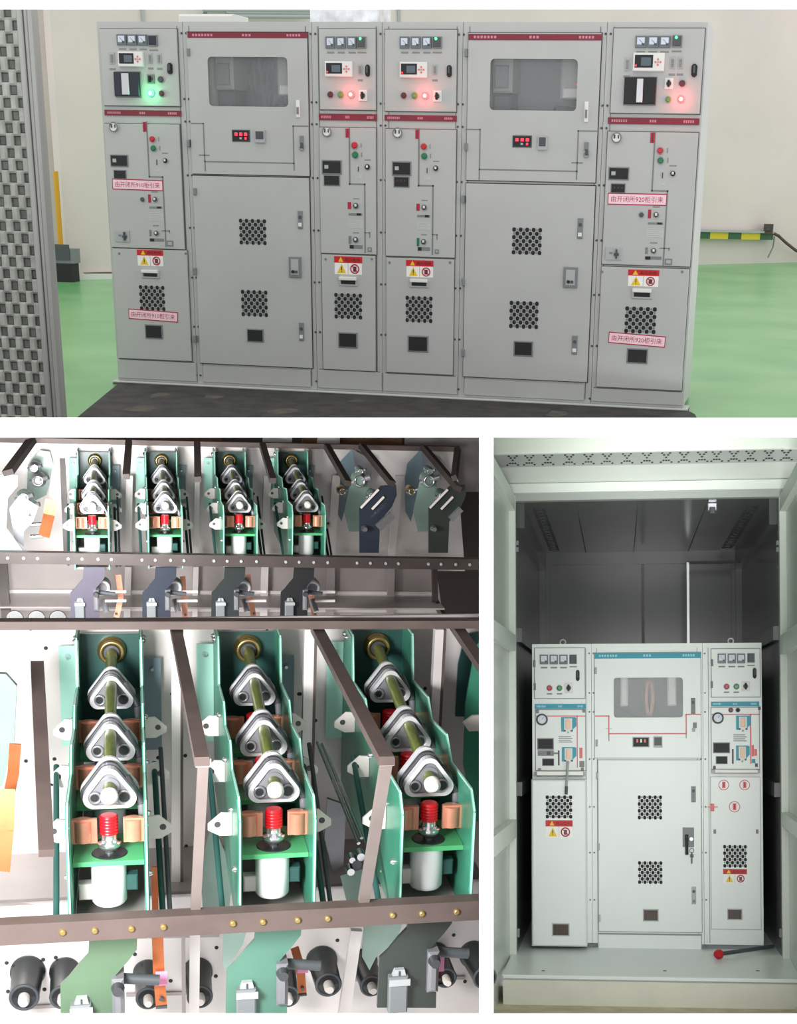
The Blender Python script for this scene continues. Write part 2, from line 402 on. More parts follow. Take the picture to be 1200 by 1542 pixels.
def warn(fc, par, L, T, R, B, base=None):
    x0, x1, z0, z1 = fc.r(L, T, R, B); y = fc.y-(par_d if base is None else base); dx, dz = x1-x0, z1-z0; mb = MB()
    mb.box(x0, x1, y-.001, y, z0, z1, 'paper'); zb = z0+dz*.64
    mb.box(x0-.002, x1+.002, y-.0016, y-.001, zb, z1, 'sign_red')
    mb.prism([(x0+dx*.14, zb+dz*.05), (x0+dx*.32, zb+dz*.05), (x0+dx*.23, z1-dz*.03)], y-.0022, y-.0016, 'yellow')
    mb.text('高压危险', x0+dx*.66, (zb+z1)/2, y-.0024, dz*.2, 'black', dx*.56)
    mb.prism([(x0+dx*.1, z0+dz*.06), (x0+dx*.42, z0+dz*.06), (x0+dx*.26, zb-dz*.05)], y-.0016, y-.001, 'yellow')
    mb.box(x0+dx*.245, x0+dx*.275, y-.002, y-.0016, z0+dz*.22, z0+dz*.44, 'black'); mb.box(x0+dx*.245, x0+dx*.275, y-.002, y-.0016, z0+dz*.13, z0+dz*.18, 'black')
    c = (x0+dx*.74, y-.0016, z0+dz*.32); mb.ring(c, dz*.24, dz*.035, 'red_label')
    mb.box(c[0]-dx*.06, c[0]+dx*.06, y-.002, y-.001, c[2]-dz*.15, c[2]+dz*.13, 'darkred'); mb.bar((c[0]-dz*.17, y-.0026, c[2]+dz*.17), (c[0]+dz*.17, y-.0026, c[2]-dz*.17), dz*.04, .001, 'red_label', up=(0,1,0))
    mb.box(x0+dx*.49, x0+dx*.505, y-.0016, y-.001, z0, zb, 'lgrey')
    mb.build('warning_sign', par, label='danger sign with red band, yellow triangle and prohibition ring')
def brand(fc, par, L, T, R, B, m='brand_red', mt='brand_txt', base=.004):
    x0, x1, z0, z1 = fc.r(L, T, R, B); y = fc.y-base; dx, dz = x1-x0, z1-z0; mb = MB()
    mb.box(x0, x1, y-.002, y, z0, z1, m)
    for a, b, n in ((.04, .22, 7), (.46, .54, 3), (.83, .95, 5)):
        for k in range(n):
            xa = x0+dx*(a+(b-a)*k/n); mb.box(xa, xa+dx*(b-a)/n*.65, y-.0026, y-.002, z0+dz*.3, z0+dz*.7, mt)
    mb.build('name_strip', par, label='thin coloured name strip with pale lettering')
def blackwin(fc, par, L, T, R, B, m='black', name='inspection_window', base=None, frame='mgrey'):
    x0, x1, z0, z1 = fc.r(L, T, R, B); y = fc.y-(par_d if base is None else base); mb = MB()
    fw = min(x1-x0, z1-z0)*.1; mb.bbox(x0-fw, x1+fw, y-.005, y, z0-fw, z1+fw, frame, .002); mb.box(x0, x1, y-.006, y-.005, z0, z1, m)
    return mb.build(name, par), (x0, x1, z0, z1, y-.006)
def slot(fc, par, L, T, R, B):
    x0, x1, z0, z1 = fc.r(L, T, R, B); y = fc.y-par_d; dx, dz = x1-x0, z1-z0; mb = MB()
    mb.bbox(x0, x1, y-.006, y, z0, z0+dz*.85, 'lgrey', .003); mb.box(x0+dx*.12, x1-dx*.12, y-.007, y-.006, z0+dz*.22, z0+dz*.6, 'black')
    mb.bbox(x0+dx*.05, x1-dx*.05, y-.022, y, z0+dz*.66, z1, 'offwhite', .002); mb.build('pull_handle', par)
def redlabel(fc, par, L, T, R, B, txt, rz=0):
    x0, x1, z0, z1 = fc.r(L, T, R, B); y = fc.y-par_d-.0005; cx, cz = (x0+x1)/2, (z0+z1)/2; w, h = x1-x0, z1-z0
    mb = MB(); ca, sa = math.cos(rz), math.sin(rz)
    def q(a, b, y0, y1, m):
        mb.prism([(cx+u*ca-v*sa, cz+u*sa+v*ca) for u, v in ((-a,-b),(a,-b),(a,b),(-a,b))], y0, y1, m)
    q(w/2, h/2, y-.001, y, 'red_label'); q(w/2-.004, h/2-.005, y-.0014, y-.001, 'pink_paper')
    mb.text(txt, cx, cz, y-.0018, h*.5, 'red_label', w*.88, rz); mb.build('paper_label', par, label='pink and white paper label with red Chinese writing')
def door_panel(fc, par, name, L, T, R, B, m, gm='seam', d=None, hole=None, gap=.004):  # dark strip behind the panel paints the shadow of the door gap
    d = d or par_d; x0, x1, z0, z1 = fc.r(L, T, R, B); mb = MB()
    if not hole:
        mb.box(x0-gap, x1+gap, fc.y-.003, fc.y, z0-gap, z1+gap, gm); mb.bbox(x0, x1, fc.y-d, fc.y-.003, z0, z1, m, .002)
    else:
        hx0, hx1, hz0, hz1 = fc.r(*hole)
        def rr(a0, a1, b0, b1, r, n=5):
            o = []
            for cx, cz, s in ((a1-r, b1-r, 0), (a0+r, b1-r, 1), (a0+r, b0+r, 2), (a1-r, b0+r, 3)):
                for k in range(n): t = (s + k/(n-1))*math.pi/2; o.append((cx+r*math.cos(t), cz+r*math.sin(t)))
            return o
        def outer(e):
            o = []; cs = ((x1+e, z1+e), (x0-e, z1+e), (x0-e, z0-e), (x1+e, z0-e))
            for i in range(4):
                px_, pz_ = cs[i]; 
                for k in range(5): o.append((px_, pz_))
            return o
        inn = rr(hx0, hx1, hz0, hz1, .02)
        mb.prism(outer(gap), fc.y-.003, fc.y, gm, inn); mb.prism(outer(0), fc.y-d, fc.y-.003, m, inn)
    return mb.build(name, par)
def mimic(fc, par, pts, m='mimic', w=.007, base=None):
    y = fc.y-(par_d if base is None else base); mb = MB(); P = [fc.p(*q) for q in pts]
    for a, b in zip(P[:-1], P[1:]):
        x0, x1, z0, z1 = min(a[0], b[0])-w/2, max(a[0], b[0])+w/2, min(a[1], b[1])-w/2, max(a[1], b[1])+w/2
        if abs(a[0]-b[0]) > abs(a[1]-b[1]): z0, z1 = (a[1]+b[1])/2-w/2, (a[1]+b[1])/2+w/2
        else: x0, x1 = (a[0]+b[0])/2-w/2, (a[0]+b[0])/2+w/2
        mb.box(x0, x1, y-.0012, y, z0, z1, m)
    mb.build('mimic_diagram', par, label='thin painted line of the mimic diagram')
def bolts(fc, par, xs, ys, m='dgrey', y0=None, r=.0055):
    for py in ys:
        for px in xs:
            x, z = fc.p(px(py) if callable(px) else px, py); mb = MB(); y = fc.y if y0 is None else y0
            mb.lathe((x, y, z), (x, y-.005, z), [(0, r), (.6, r), (1, r*.6)], m, 8); mb.build('bolt', par)
def hinge(fc, par, px, py, h=.04, m='dgrey'):
    x, z = fc.p(px, py); mb = MB(); mb.bbox(x-.007, x+.007, fc.y-par_d-.012, fc.y, z-h/2, z+h/2, m, .003); mb.build('hinge', par)
def cabinet_body(par, fr, x0, x1, H, depth, m, y=0., hole=None):
    mb = MB()
    if hole is None: mb.box(x0+.001, x1-.001, y, y+depth, 0, H, m)
    else:
        hx0, hx1, hz0, hz1 = hole; a, b = x0+.001, x1-.001
        mb.box(a, hx0, y, y+depth, 0, H, m); mb.box(hx1, b, y, y+depth, 0, H, m)
        mb.box(hx0, hx1, y, y+depth, 0, hz0, m); mb.box(hx0, hx1, y, y+depth, hz1, H, m)
        mb.box(hx0, hx1, y+.35, y+depth, hz0, hz1, 'interior')
    return mb.build('body', par)
# ------------------------------------------------------------------ PHOTOGRAPH 1: the switch room
fc = Facade(F1, 0.)
XB = [0, .462, 1.137, 1.498, 1.903, 2.602, 3.075]; H1 = 1.8; gm = 'seam'
def mech(fc, cab, tmpl, lab):
    # details of the operating panel, measured on the photograph in crop coordinates
    if tmpl == 'narrow': q = lambda a, b: (475+a/7.34, 180+b/7.34); s = 7.34
    else: q = lambda a, b: (905+a/6.43, 170+b/6.43); s = 6.43
    def rc(mb, a0, b0, a1, b1, d, m, base=par_d):
        x0, x1, z0, z1 = fc.r(*q(a0, b0), *q(a1, b1)); mb.bbox(x0, x1, fc.y-base-d, fc.y-base, z0, z1, m, .001); return x0, x1, z0, z1
    if tmpl == 'narrow':
        gx, gy, lx, ly, rx, ry, gx2, gy2 = 140, 135, 362, 150, 445, 285, 452, 390
        w1, w2 = (92, 460, 288, 592), (110, 622, 272, 722); keyp, patch, lock = (483, 548), (450, 605, 520, 655), (585, 523)
        ml = [(385, 95), (385, 714), (555, 714), (555, 1465)]; k1, lb1, b1, t1 = (458, 950), (365, 910, 403, 988), (375, 1035, 525, 1060), (375, 1115, 530, 1205)
        k2, lb2, b2 = (456, 1325), (375, 1285, 405, 1375), (388, 1385, 530, 1425); gl = [(555, 1250), (608, 1250), (608, 1300)]; bx = (585, 1410, 630, 1460)
    else:
        gx, gy, lx, ly, rx, ry, gx2, gy2 = 155, 240, 500, 240, 577, 365, 580, 460
        w1, w2 = (85, 535, 265, 640), (105, 690, 232, 768); keyp, patch, lock = (597, 605), (560, 665, 622, 708), (698, 587)
        ml = [(527, 190), (495, 755), (645, 755), (605, 1470)]; k1, lb1, b1, t1 = (537, 985), (457, 935, 487, 1020), (458, 1060, 605, 1080), (448, 1120, 605, 1215)
        k2, lb2, b2 = (513, 1332), (430, 1300, 455, 1365), (430, 1388, 588, 1418); gl = [(575, 1310), (660, 1310), (660, 1330)]; bx = (620, 1410, 690, 1470)
    mimic(fc, cab, [q(*p) for p in ml]); mimic(fc, cab, [q(*p) for p in gl], w=.005)
    x, z = fc.p(*q(gx, gy)); mb = MB(); y = fc.y-par_d
    mb.lathe((x, y, z), (x, y-.012, z), [(0, .025), (.6, .025), (1, .021)], 'lgrey'); mb.lathe((x, y-.0122, z), (x, y-.013, z), [(0, .019), (1, .019)], 'offwhite')
    mb.box(x-.014, x-.005, y-.015, y-.013, z-.004, z+.014, 'dgrey'); mb.box(x+.006, x+.013, y-.015, y-.013, z-.004, z+.012, 'dgrey'); mb.ring((x, y-.012, z), .022, .003, 'mgrey'); mb.build('pressure_gauge', cab)
    mb = MB(); rc(mb, lx-20, ly-50, lx+22, ly+50, .003, 'red_label'); rc(mb, lx-2, ly-40, lx+8, ly+40, .0036, 'darkred'); mb.build('tag', cab, label='small dark red tag')
    for (a, b, m, l) in ((rx, ry, 'red', 'red push button'), (gx2, gy2, 'green_btn', 'green push button')):
        n_round(fc, cab, 'push_button', *q(a, b), 5.2, m, .012, label=l)
        mb = MB(); rc(mb, a+62, b-25, a+74, b+25, .0008, 'txtgrey'); mb.build('caption', cab)
    for wn, (a, b, c, d) in enumerate((w1, w2)):
        o, (x0, x1, z0, z1, yy) = blackwin(fc, cab, *q(a, b), *q(c, d), 'black', 'counter_window', frame='mgrey')
        mb = MB()
        if wn == 0: mb.box(x0+.01, x0+.03, yy-.002, yy, (z0+z1)/2-.008, (z0+z1)/2+.01, 'lgrey'); mb.build('counter_digit', cab)
        elif lab in (4, 6):
            for k in range(3): mb.box(x0+.012+k*.018, x0+.02+k*.018, yy-.001, yy, z1-.02, z1-.012, 'darkred')
            mb.build('counter_digit', cab)
    mb = MB(); rc(mb, keyp[0]-5, keyp[1]-28, keyp[0]+5, keyp[1]+28, .003, 'dgrey'); mb.build('keyhole', cab)
    for t in (patch, t1):
        mb = MB(); x0, x1, z0, z1 = rc(mb, *t, .0005, 'cab1_strip'); n = 3 if t is patch else 5
        for k in range(n): mb.box(x0+.004, x1-.004-(k % 2)*.01, y-.001, y-.0004, z1-(z1-z0)*(k+.65)/n, z1-(z1-z0)*(k+.35)/n, 'lgrey')
        mb.build('instruction_plate', cab)
    for (a, b, m) in ((*lock, 'black'), (*k1, 'dgrey'), (*k2, 'dgrey')):
        c, yy = n_round(fc, cab, 'keyed_knob', *q(a, b), 4.4, m, .008, rim='lgrey')
        mb = MB(); mb.box(c[0]-.005, c[0]+.005, yy-.002, yy, c[1]-.004, c[1]+.008, 'offwhite'); mb.build('key_slot', cab)
        mb = MB(); rc(mb, a-35, b-82, a+35, b-68, .0006, 'txtgrey'); mb.build('caption', cab)
    mb = MB(); rc(mb, *lb1, .002, 'red_label'); mb.build('tag', cab, label='small red tag beside a knob')
    mb = MB(); rc(mb, *lb2, .002, 'mgrey' if lab != 4 else 'green_btn'); mb.build('tag', cab)
    for (a, b, c, d), f in ((b1, .6), (b2, 0)):
        mb = MB(); rc(mb, a, b, c, d, .002, 'mgrey'); w_ = (c-a)*.35; rc(mb, a+(c-a)*f, b, a+(c-a)*f+w_*.9, d, .003, 'black'); mb.build('position_bar', cab)
    mb = MB(); rc(mb, *bx, .003, 'mgrey'); rc(mb, bx[0]+12, bx[1]+14, bx[2]-12, bx[3]-14, .004, 'lgrey'); mb.build('earth_symbol', cab)
    if tmpl == 'wide':
        n_round(fc, cab, 'keyed_knob', *q(395, 985), 4, 'dgrey', .006)
        mb = MB(); x0, x1, z0, z1 = rc(mb, 45, 1302, 205, 1422, .006, 'lgrey'); cx = x0+(x1-x0)*.68; cz = (z0+z1)/2
        mb.bbox(cx-.004, cx+.004, y-.018, y-.006, z0+.008, z1-.008, 'dgrey', .001); mb.bbox(cx-.012, cx+.012, y-.014, y-.006, cz-.008, cz+.004, 'dgrey', .001); mb.box(x0+.02, x0+.035, y-.008, y-.006, cz, cz+.008, 'mgrey'); mb.build('padlock_hasp', cab)
def narrow(i, lab, door, meters, relay4, prot, keys, latch, brandr, panel, lower, base, sign, slt, vt, win, tmpl, srcx=None):
    x0, x1 = XB[i], XB[i+1]
    desc = {0: 'narrow grey switchgear cabinet at the left end with a glowing green lamp',
            2: 'narrow grey switchgear cabinet between the left glazed cabinet and its twin, red lamp lit',
            3: 'narrow grey switchgear cabinet right of centre, beside the right glazed cabinet, red lamp lit',
            5: 'narrow grey switchgear cabinet at the right end, black test block, lit red lamp'}[i]
    cab = thing('switchgear_cabinet', F1, ((x0+x1)/2, 0, 0), desc, 'electrical cabinet', None)
    cabinet_body(cab, F1, x0, x1, H1, .5, 'cab1')
    dr = door_panel(fc, cab, 'instrument_door', *door, 'cab1', gm)
    brand(fc, cab, *brandr)
    for (cx, cy) in meters[0]: n_meter(fc, dr, cx, cy, *meters[1])
    n_relay4(fc, dr, *relay4)
    n_protect(fc, dr, *prot, led=(i != 0))
    for k in keys: n_terminal(fc, dr, *k)
    n_lock(fc, dr, *latch)
    mp = door_panel(fc, cab, 'operating_panel', *panel, 'cab1', gm)
    fm = fc
    if srcx:
        (sa, sb) = srcx; k = (x1-x0)/(sb-sa); fm = Facade(F1, 0., lambda x: x0+(x-sa)*k, .014 if i == 0 else 0)
    mech(fm, mp, tmpl, lab)
    lo = door_panel(fc, cab, 'cable_door', *lower, 'cab1', gm, gap=.003)
    warn(fc, lo, *sign); slot(fc, lo, *slt); vent(fc, lo, *vt); blackwin(fc, lo, *win)
    L, T, R, B = lower
    for a in (L+5, R-5):
        c_ = fc.p(a, T+6); mb = MB(); mb.lathe((c_[0], -par_d, c_[1]), (c_[0], -par_d-.004, c_[1]), [(0, .007), (1, .005)], 'mgrey', 8); mb.build('bolt', lo)
    bz = fc.p((base[0]+base[2])/2, base[1])[1]; mb = MB(); mb.box(x0+.012, x1-.012, -.004, 0, bz-.002, bz+.002, 'seam'); mb.bbox(x0+.004, x1-.004, -.008, 0, .012, bz-.002, 'cab1', .002); mb.build('plinth', cab)
    return cab, dr, mp, lo
c1 = narrow(0, 1, (155, 44, 269.5, 159.5), ([(185.6, 60.3), (201.3, 60.5), (216.8, 60.7)], (14, 16.5)), (232.5, 61.7, 13.5, 17, False, 'navy'), (181.3, 78, 218.8, 101),
    [(170.5, 88, 8, 17), (228, 88, 6.5, 15), (241.6, 88.5, 6.5, 15)], (258, 103.5, 7, 17), (158, 166, 273.5, 174.5), (164, 187, 275, 373.5), (176, 375.5, 286, 541), (180, 543, 286, 570),
    (208.8, 376, 247, 400), (215, 406, 242, 419), (212, 430, 249.5, 467), (222, 490, 245, 508), 'wide', (XB[5], XB[6]))
c3 = narrow(2, 3, (482, 44, 566.5, 165.5), ([(499, 64.5), (515, 64.5), (531.3, 64.5)], (13.5, 18)), (546, 64.5, 13.5, 18, True), (491.7, 92.7, 532.7, 116), [(543.5, 105, 6, 16)],
    (555, 106.7, 6.5, 18), (480.5, 171.5, 568, 181.5), (483, 192.5, 567, 382), (486.5, 384, 566, 557), (488, 558, 566, 580),
    (505, 386, 546, 413), (511.7, 416.5, 540, 430.7), (505, 441.7, 546, 479.5), (512.5, 502, 537.7, 521.5), 'narrow')
c4 = narrow(3, 4, (580.5, 45, 688, 168), ([(610.5, 64.5), (627.3, 64.5), (644, 64.5)], (14, 18)), (659.5, 64.5, 14, 18, True), (604, 93.5, 645, 117.5), [(656, 105, 6.5, 16)],
    (677.7, 107.5, 7, 18), (579.5, 173.5, 688, 182.5), (581.5, 195, 686.3, 386.5), (582.5, 389, 683.5, 562), (582, 564, 682, 590),
    (613, 391.7, 653, 417), (618, 420, 646.7, 433), (612, 446, 651.7, 485), (617, 507, 644, 527.5), 'narrow', (XB[2]-.01, XB[3]+.06))
c6 = narrow(5, 6, (922, 43, 1057.5, 171), ([(965.7, 63.5), (984, 63.5), (1001.7, 63.5)], (16.5, 18)), (1020, 62.5, 15, 18, True), (954, 80, 1001, 108),
    [(945, 97, 8, 20), (1013, 95, 8, 18), (1025, 95, 8, 18)], (1045.7, 106.5, 8.5, 20), (915.5, 177.5, 1053, 187.5), (911, 199, 1045.5, 399.5), (902, 403, 1032.5, 585), (897, 587, 1028, 610),
    (946.4, 406, 992, 431), (951.4, 434, 983, 450), (941.4, 462, 988, 501.4), (946, 526, 974, 545), 'wide')
# door-mounted controls of each instrument door
def testblock(par, L, T, R, B, s0, s1):
    x0, x1, z0, z1 = fc.r(L, T, R, B); y = -par_d; mb = MB(); mb.bbox(x0-.004, x1+.004, y-.006, y, z0-.006, z1+.004, 'mgrey', .002)
    mb.bbox(x0, x1, y-.024, y-.006, z0, z1, 'navy' if L < 500 else 'black', .003); a = x0+(x1-x0)*s0; b = x0+(x1-x0)*s1; mb.bbox(a, b, y-.032, y-.024, z0+.006, z1-.006, 'silver', .002); mb.build('test_block', par, label='black test block with a silver centre bar')
testblock(c1[1], 176, 109, 213.5, 145, .33, .62); testblock(c6[1], 941, 117, 988, 157, .4, .6)
n_switch(fc, c1[1], 229, 119.5, 11, 14, 'mgrey'); n_round(fc, c1[1], 'push_button', 244.5, 120, 4.8, 'dgrey', .012); n_glow(fc, c1[1], 229.6, 140.3, 5, 'green'); n_round(fc, c1[1], 'indicator_lamp', 245.7, 141, 4.4, 'darkred', .012, label='unlit brownish red lamp')
n_switch(fc, c6[1], 1007.5, 126, 13, 17); n_round(fc, c6[1], 'push_button', 1027.7, 126, 5.4, 'darkred', .012); n_round(fc, c6[1], 'indicator_lamp', 1007, 150, 4.6, 'lime', .012, label='unlit green lamp'); n_glow(fc, c6[1], 1026, 149.5, 5.3, 'red')
for (c, a) in ((c3, (499.3, 142.5, 515, 142.7, 530.3, 142.7, 547.7, 144)), (c4, (609.5, 144, 626, 144, 641.7, 144.3, 659.5, 145))):
    n_round(fc, c[1], 'push_button', a[0], a[1], 4.8, 'darkred', .012); n_round(fc, c[1], 'indicator_lamp', a[2], a[3], 4.8, 'lime', .012, label='unlit green lamp'); n_glow(fc, c[1], a[4], a[5], 5, 'red'); n_switch(fc, c[1], a[6], a[7], 12.5, 17)
redlabel(fc, c1[2], 171, 270, 247, 286.5, '由开闭所910柜引来', -.012); redlabel(fc, c1[3], 195.5, 467, 269.5, 482.5, '由开闭所910柜引来', -.035)
redlabel(fc, c6[2], 915.5, 291, 1004.5, 309, '由开闭所920柜引来', .0); redlabel(fc, c6[3], 916.5, 502.5, 1002.5, 519.5, '由开闭所920柜引来', -.045)
def wide(i, desc, up, brandr, win, disp, box, latch, key, mim, low, vents, bwin, locks, handle, cond):
    x0, x1 = XB[i], XB[i+1]; cab = thing('glazed_switchgear_cabinet', F1, ((x0+x1)/2, 0, 0), desc, 'electrical cabinet')
    wx0, wx1, wz0, wz1 = fc.r(*win); e = .02
    cabinet_body(cab, F1, x0, x1, H1, .5, 'cab1', hole=(wx0-e, wx1+e, wz0-e, wz1+e))
    dr = door_panel(fc, cab, 'upper_door', *up, 'cab1', 'seam_dark', hole=win); brand(fc, dr, *brandr, base=par_d)
    mb = MB(); mb.box(wx0-.01, wx1+.01, .002, .006, wz0-.01, wz1+.01, 'glass'); mb.build('window_pane', dr)
    # the equipment behind the glass
    dx, dz = wx1-wx0, wz1-wz0; mb = MB()
    mb.bbox(wx0-.015, wx0+dx*.2, .12, .34, wz0+dz*.36, wz1+.015, 'lgrey', .01); mb.bbox(wx0, wx0+dx*.16, .1, .12, wz0+dz*.45, wz0+dz*.9, 'mgrey', .005); mb.bbox(wx0-.015, wx0+dx*.18, .15, .34, wz0-.015, wz0+dz*.34, 'dgrey', .01); mb.build('voltage_transformer', dr, label='pale boxed transformer behind the left of the pane')
    mb = MB(); mb.bbox(wx1-dx*.24, wx1+.015, .12, .34, wz0+dz*.24, wz1+.015, 'lgrey', .01); mb.bbox(wx1-dx*.2, wx1, .1, .12, wz0+dz*.26, wz0+dz*.46, 'offwhite', .005); mb.box(wx1-.02, wx1-.012, .095, .1, wz0+dz*.52, wz0+dz*.56, 'seg_red'); mb.tube([(wx1-dx*.34, .2, wz0-.01), (wx1-dx*.3, .18, wz0+dz*.1), (wx1-dx*.2, .16, wz0+dz*.09), (wx1, .14, wz0+.01)], .006, 'dgrey'); mb.build('current_transformer', dr, label='pale boxed transformer behind the right of the pane')
    mb = MB(); mb.box(wx0-.02, wx1+.02, .341, .349, wz0-.02, wz1+.02, cond); mb.build('inner_plate', dr)
    o, (a, b, c, d, yy) = blackwin(fc, dr, *disp, 'black', 'voltage_display', frame='dgrey'); mb = MB()
    for k in range(3): mb.box(a+(b-a)*(.12+.3*k), a+(b-a)*(.3+.3*k), yy-.001, yy, d-(d-c)*.5, d-(d-c)*.18, 'seg_red')
    mb.box(a+(b-a)*.42, a+(b-a)*.56, yy-.001, yy, c+(d-c)*.15, c+(d-c)*.35, 'lgrey'); mb.box(a+(b-a)*.74, a+(b-a)*.86, yy-.001, yy, c+(d-c)*.12, c+(d-c)*.36, 'seg_red'); mb.build('display_digits', dr, label='glowing red digits')
    mb = MB(); q = fc.bb(mb, *box, .014, 'lgrey', par_d); mb.bbox(q[0]+.008, q[1]-.006, -par_d-.018, -par_d-.014, q[2]+.018, q[3]-.006, 'dgrey', .002); mb.build('control_box', dr)
    mb = MB(); L, T, R, B = latch; q = fc.bb(mb, L, T, R, B, .008, 'offwhite', par_d); cx = (q[0]+q[1])/2; mb.bbox(cx-.004, cx+.005, -par_d-.02, -par_d-.006, q[2]+(q[3]-q[2])*.2, q[2]+(q[3]-q[2])*.6, 'mgrey', .002); mb.build('door_latch', dr)
    x, z = fc.p(*key); mb = MB(); mb.bbox(x-.008, x+.01, -par_d-.012, -par_d, z-.005, z+.03, 'mgrey', .003); mb.bbox(x-.003, x+.012, -par_d-.022, -par_d-.01, z-.03, z-.006, 'dgrey', .003); mb.ring((x+.002, -par_d-.01, z-.03), .012, .0015, 'mgrey', 16, 6); mb.build('hanging_keys', dr)
    for m_ in mim: mimic(fc, dr, m_, 'mimic', .006)
    ld = door_panel(fc, cab, 'lower_door', *low, 'cab1', 'seam_dark')
    for v in vents: vent(fc, ld, *v)
    blackwin(fc, ld, *bwin)
    for (cx, cy, w, h) in locks:
        mb = MB(); q = fc.bb(mb, cx-w/2, cy-h/2, cx+w/2, cy+h/2, .006, 'mgrey', par_d); xm = (q[0]+q[1])/2
        mb.box(q[0]+.004, q[1]-.004, -par_d-.009, -par_d-.006, q[2]+.012, q[2]+.03, 'offwhite'); mb.lathe((xm, -par_d-.006, q[3]-.03), (xm, -par_d-.014, q[3]-.03), [(0, .008), (1, .007)], 'dgrey', 12); mb.build('door_lock', ld)
    cx, cy, w, h = handle; mb = MB(); q = fc.bb(mb, cx-w/2, cy-h/2, cx+w/2, cy+h/2, .01, 'mgrey', par_d); mb.bbox(q[0]+.012, q[1]-.012, -par_d-.014, -par_d-.01, q[2]+.012, q[3]-.012, 'lgrey', .002)
    xm = (q[0]+q[1])/2; mb.lathe((xm-.008, -par_d-.012, q[2]+.03), (xm-.008, -par_d-.024, q[2]+.03), [(0, .008), (1, .008)], 'black', 12); mb.box(xm+.004, xm+.016, -par_d-.02, -par_d-.014, q[2]+.024, q[2]+.036, 'dgrey'); mb.build('door_handle', ld)
    lz = fc.p((low[0]+low[2])/2, low[3]+3)[1]; mb = MB(); mb.bbox(x0+.035, x1-.035, -.008, 0, .012, lz-.004, 'cab1', .002); mb.build('plinth', cab)
    for yy in (up[1]+30, (up[1]+up[3])/2+60, low[1]+22, (low[1]+low[3])/2, low[3]-40): hinge(fc, cab, (up[0] if yy < up[3] else low[0])-1.5, yy, .035, 'mgrey')
    return cab, dr, ld
c2 = wide(1, 'wide grey cabinet with a misted window, second from the left end', (287, 49, 465, 263), (284, 49, 464, 57.5), (315, 86, 434.5, 160.5), (352.5, 197, 376.5, 212), (385.5, 196, 401, 215),
     (447.5, 151, 453, 177), (455.5, 214), [[(290, 186), (307.6, 186), (310, 243), (444, 246), (442.5, 190), (465, 190)], [(310, 243), (310.8, 257)], [(444, 246), (444.3, 256)], [(302, 233.5), (316, 233.8)]],
     (297, 266.5, 468.5, 550), ((362, 330, 402, 368), (365, 437, 404, 476)), (375, 496.5, 397, 513), ((453.5, 331, 7, 27), (455.3, 499, 7, 27)), (446, 402, 18, 31), 'interior_cond')
c5 = wide(4, 'wide grey cabinet with a clear window, second from the right end', (704.5, 50, 901.5, 273), (706.5, 51.5, 907, 61), (738.5, 89, 869.5, 166.5), (774, 205.5, 800, 220.5), (810.5, 205, 824.7, 226),
     (880.5, 153, 886.5, 184), (883.3, 224), [[(703, 195), (723.5, 195), (723, 255), (869.5, 258), (871, 197.3), (899, 197.5)], [(723, 255), (722, 270)], [(869.5, 258), (868, 270)], [(862, 245), (877, 245.5)]],
     (700, 278, 890.5, 571), ((772, 343, 816, 383), (768, 453.5, 811, 494)), (776, 515, 801.5, 534), ((874.3, 344, 8, 31), (865.8, 519, 8, 28)), (859.7, 417.5, 21, 31), 'interior')
# bolt pairs on the posts between the cabinets
def xatp(X):
    # pixel column of local X at pixel row py on the front plane
    def f(py):
        lo, hi = 0, 1200
        for _ in range(30):
            m = (lo+hi)/2
            if fc.p(m, py)[0] < X: lo = m
            else: hi = m
        return lo
    return f
PB = [(c1[0], XB[1]+.006, (50, 149, 183, 264, 343, 418, 492, 565)), (c3[0], XB[2]+.008, (51, 154, 187, 268, 347, 425, 500, 574)),
      (c4[0], XB[3]+.004, (51, 156, 189, 271, 350, 428, 504, 580)), (c4[0], XB[4]-.008, (52, 157, 191, 274, 355, 434, 511, 586)), (c6[0], XB[5]+.006, (51, 159, 193, 279, 362, 444, 521, 600))]
for cb, X, ys in PB: bolts(fc, cb, [xatp(X-.012), xatp(X+.012)], ys)
for cb, X in ((c1[0], XB[1]), (c3[0], XB[2]), (c4[0], XB[3]), (c4[0], XB[4]), (c6[0], XB[5])):
    for e in (-.03, .034):
        mb = MB(); mb.box(X+e-.0015, X+e+.0015, -.002, 0, .02, H1-.02, 'seam'); mb.build('post_seam', cb)
mb = MB(); mb.bbox(-.02, 3.1, -.03, .1, -.012, -.001, 'cab1_strip', .004); mb.box(-.02, 3.1, -.026, .1, -.02, -.008, 'rust'); tag(mb.build('base_channel', origin=(1.5, 0, 0), frame=F1), 'dirty steel base channel under the row of grey cabinets', 'base channel')
# ---- floor, mat, walls
zf = -.02
def fl(px, py, z=zf): return F1.loc(px, py, 2, z)
p = [fl(-70, 646), fl(1270, 646)]
a_, b_ = fl(103, 421), fl(1120, 397); wd = Vector((b_.x-a_.x, b_.y-a_.y)).normalized(); nrm = Vector((-wd.y, wd.x))
wa = Vector((a_.x, a_.y)); wb = Vector((b_.x, b_.y)) + wd*3.2
far = fl(80, 399); fa = Vector((far.x, far.y)) - wd*2.5; fb = Vector((far.x, far.y)) + wd*1.2
mb = MB(); mb.prismz([(p[0].x, p[0].y), (p[1].x, p[1].y), (wb.x, wb.y), (fb.x, fb.y), (fa.x, fa.y)], zf-.03, zf, 'floor_green'); struct('floor', mb, F1)
def slab(a, b, t, z0, z1, m, name):
    mb = MB(); mb.prismz([(a.x, a.y), (b.x, b.y), (b.x+nrm.x*t, b.y+nrm.y*t), (a.x+nrm.x*t, a.y+nrm.y*t)], z0, z1, m); return struct(name, mb, F1)
slab(wa, wb, .25, zf, 7.5, 'wall1', 'wall_back'); slab(fa, fb, .1, zf, 8.5, 'wall1', 'wall_left')
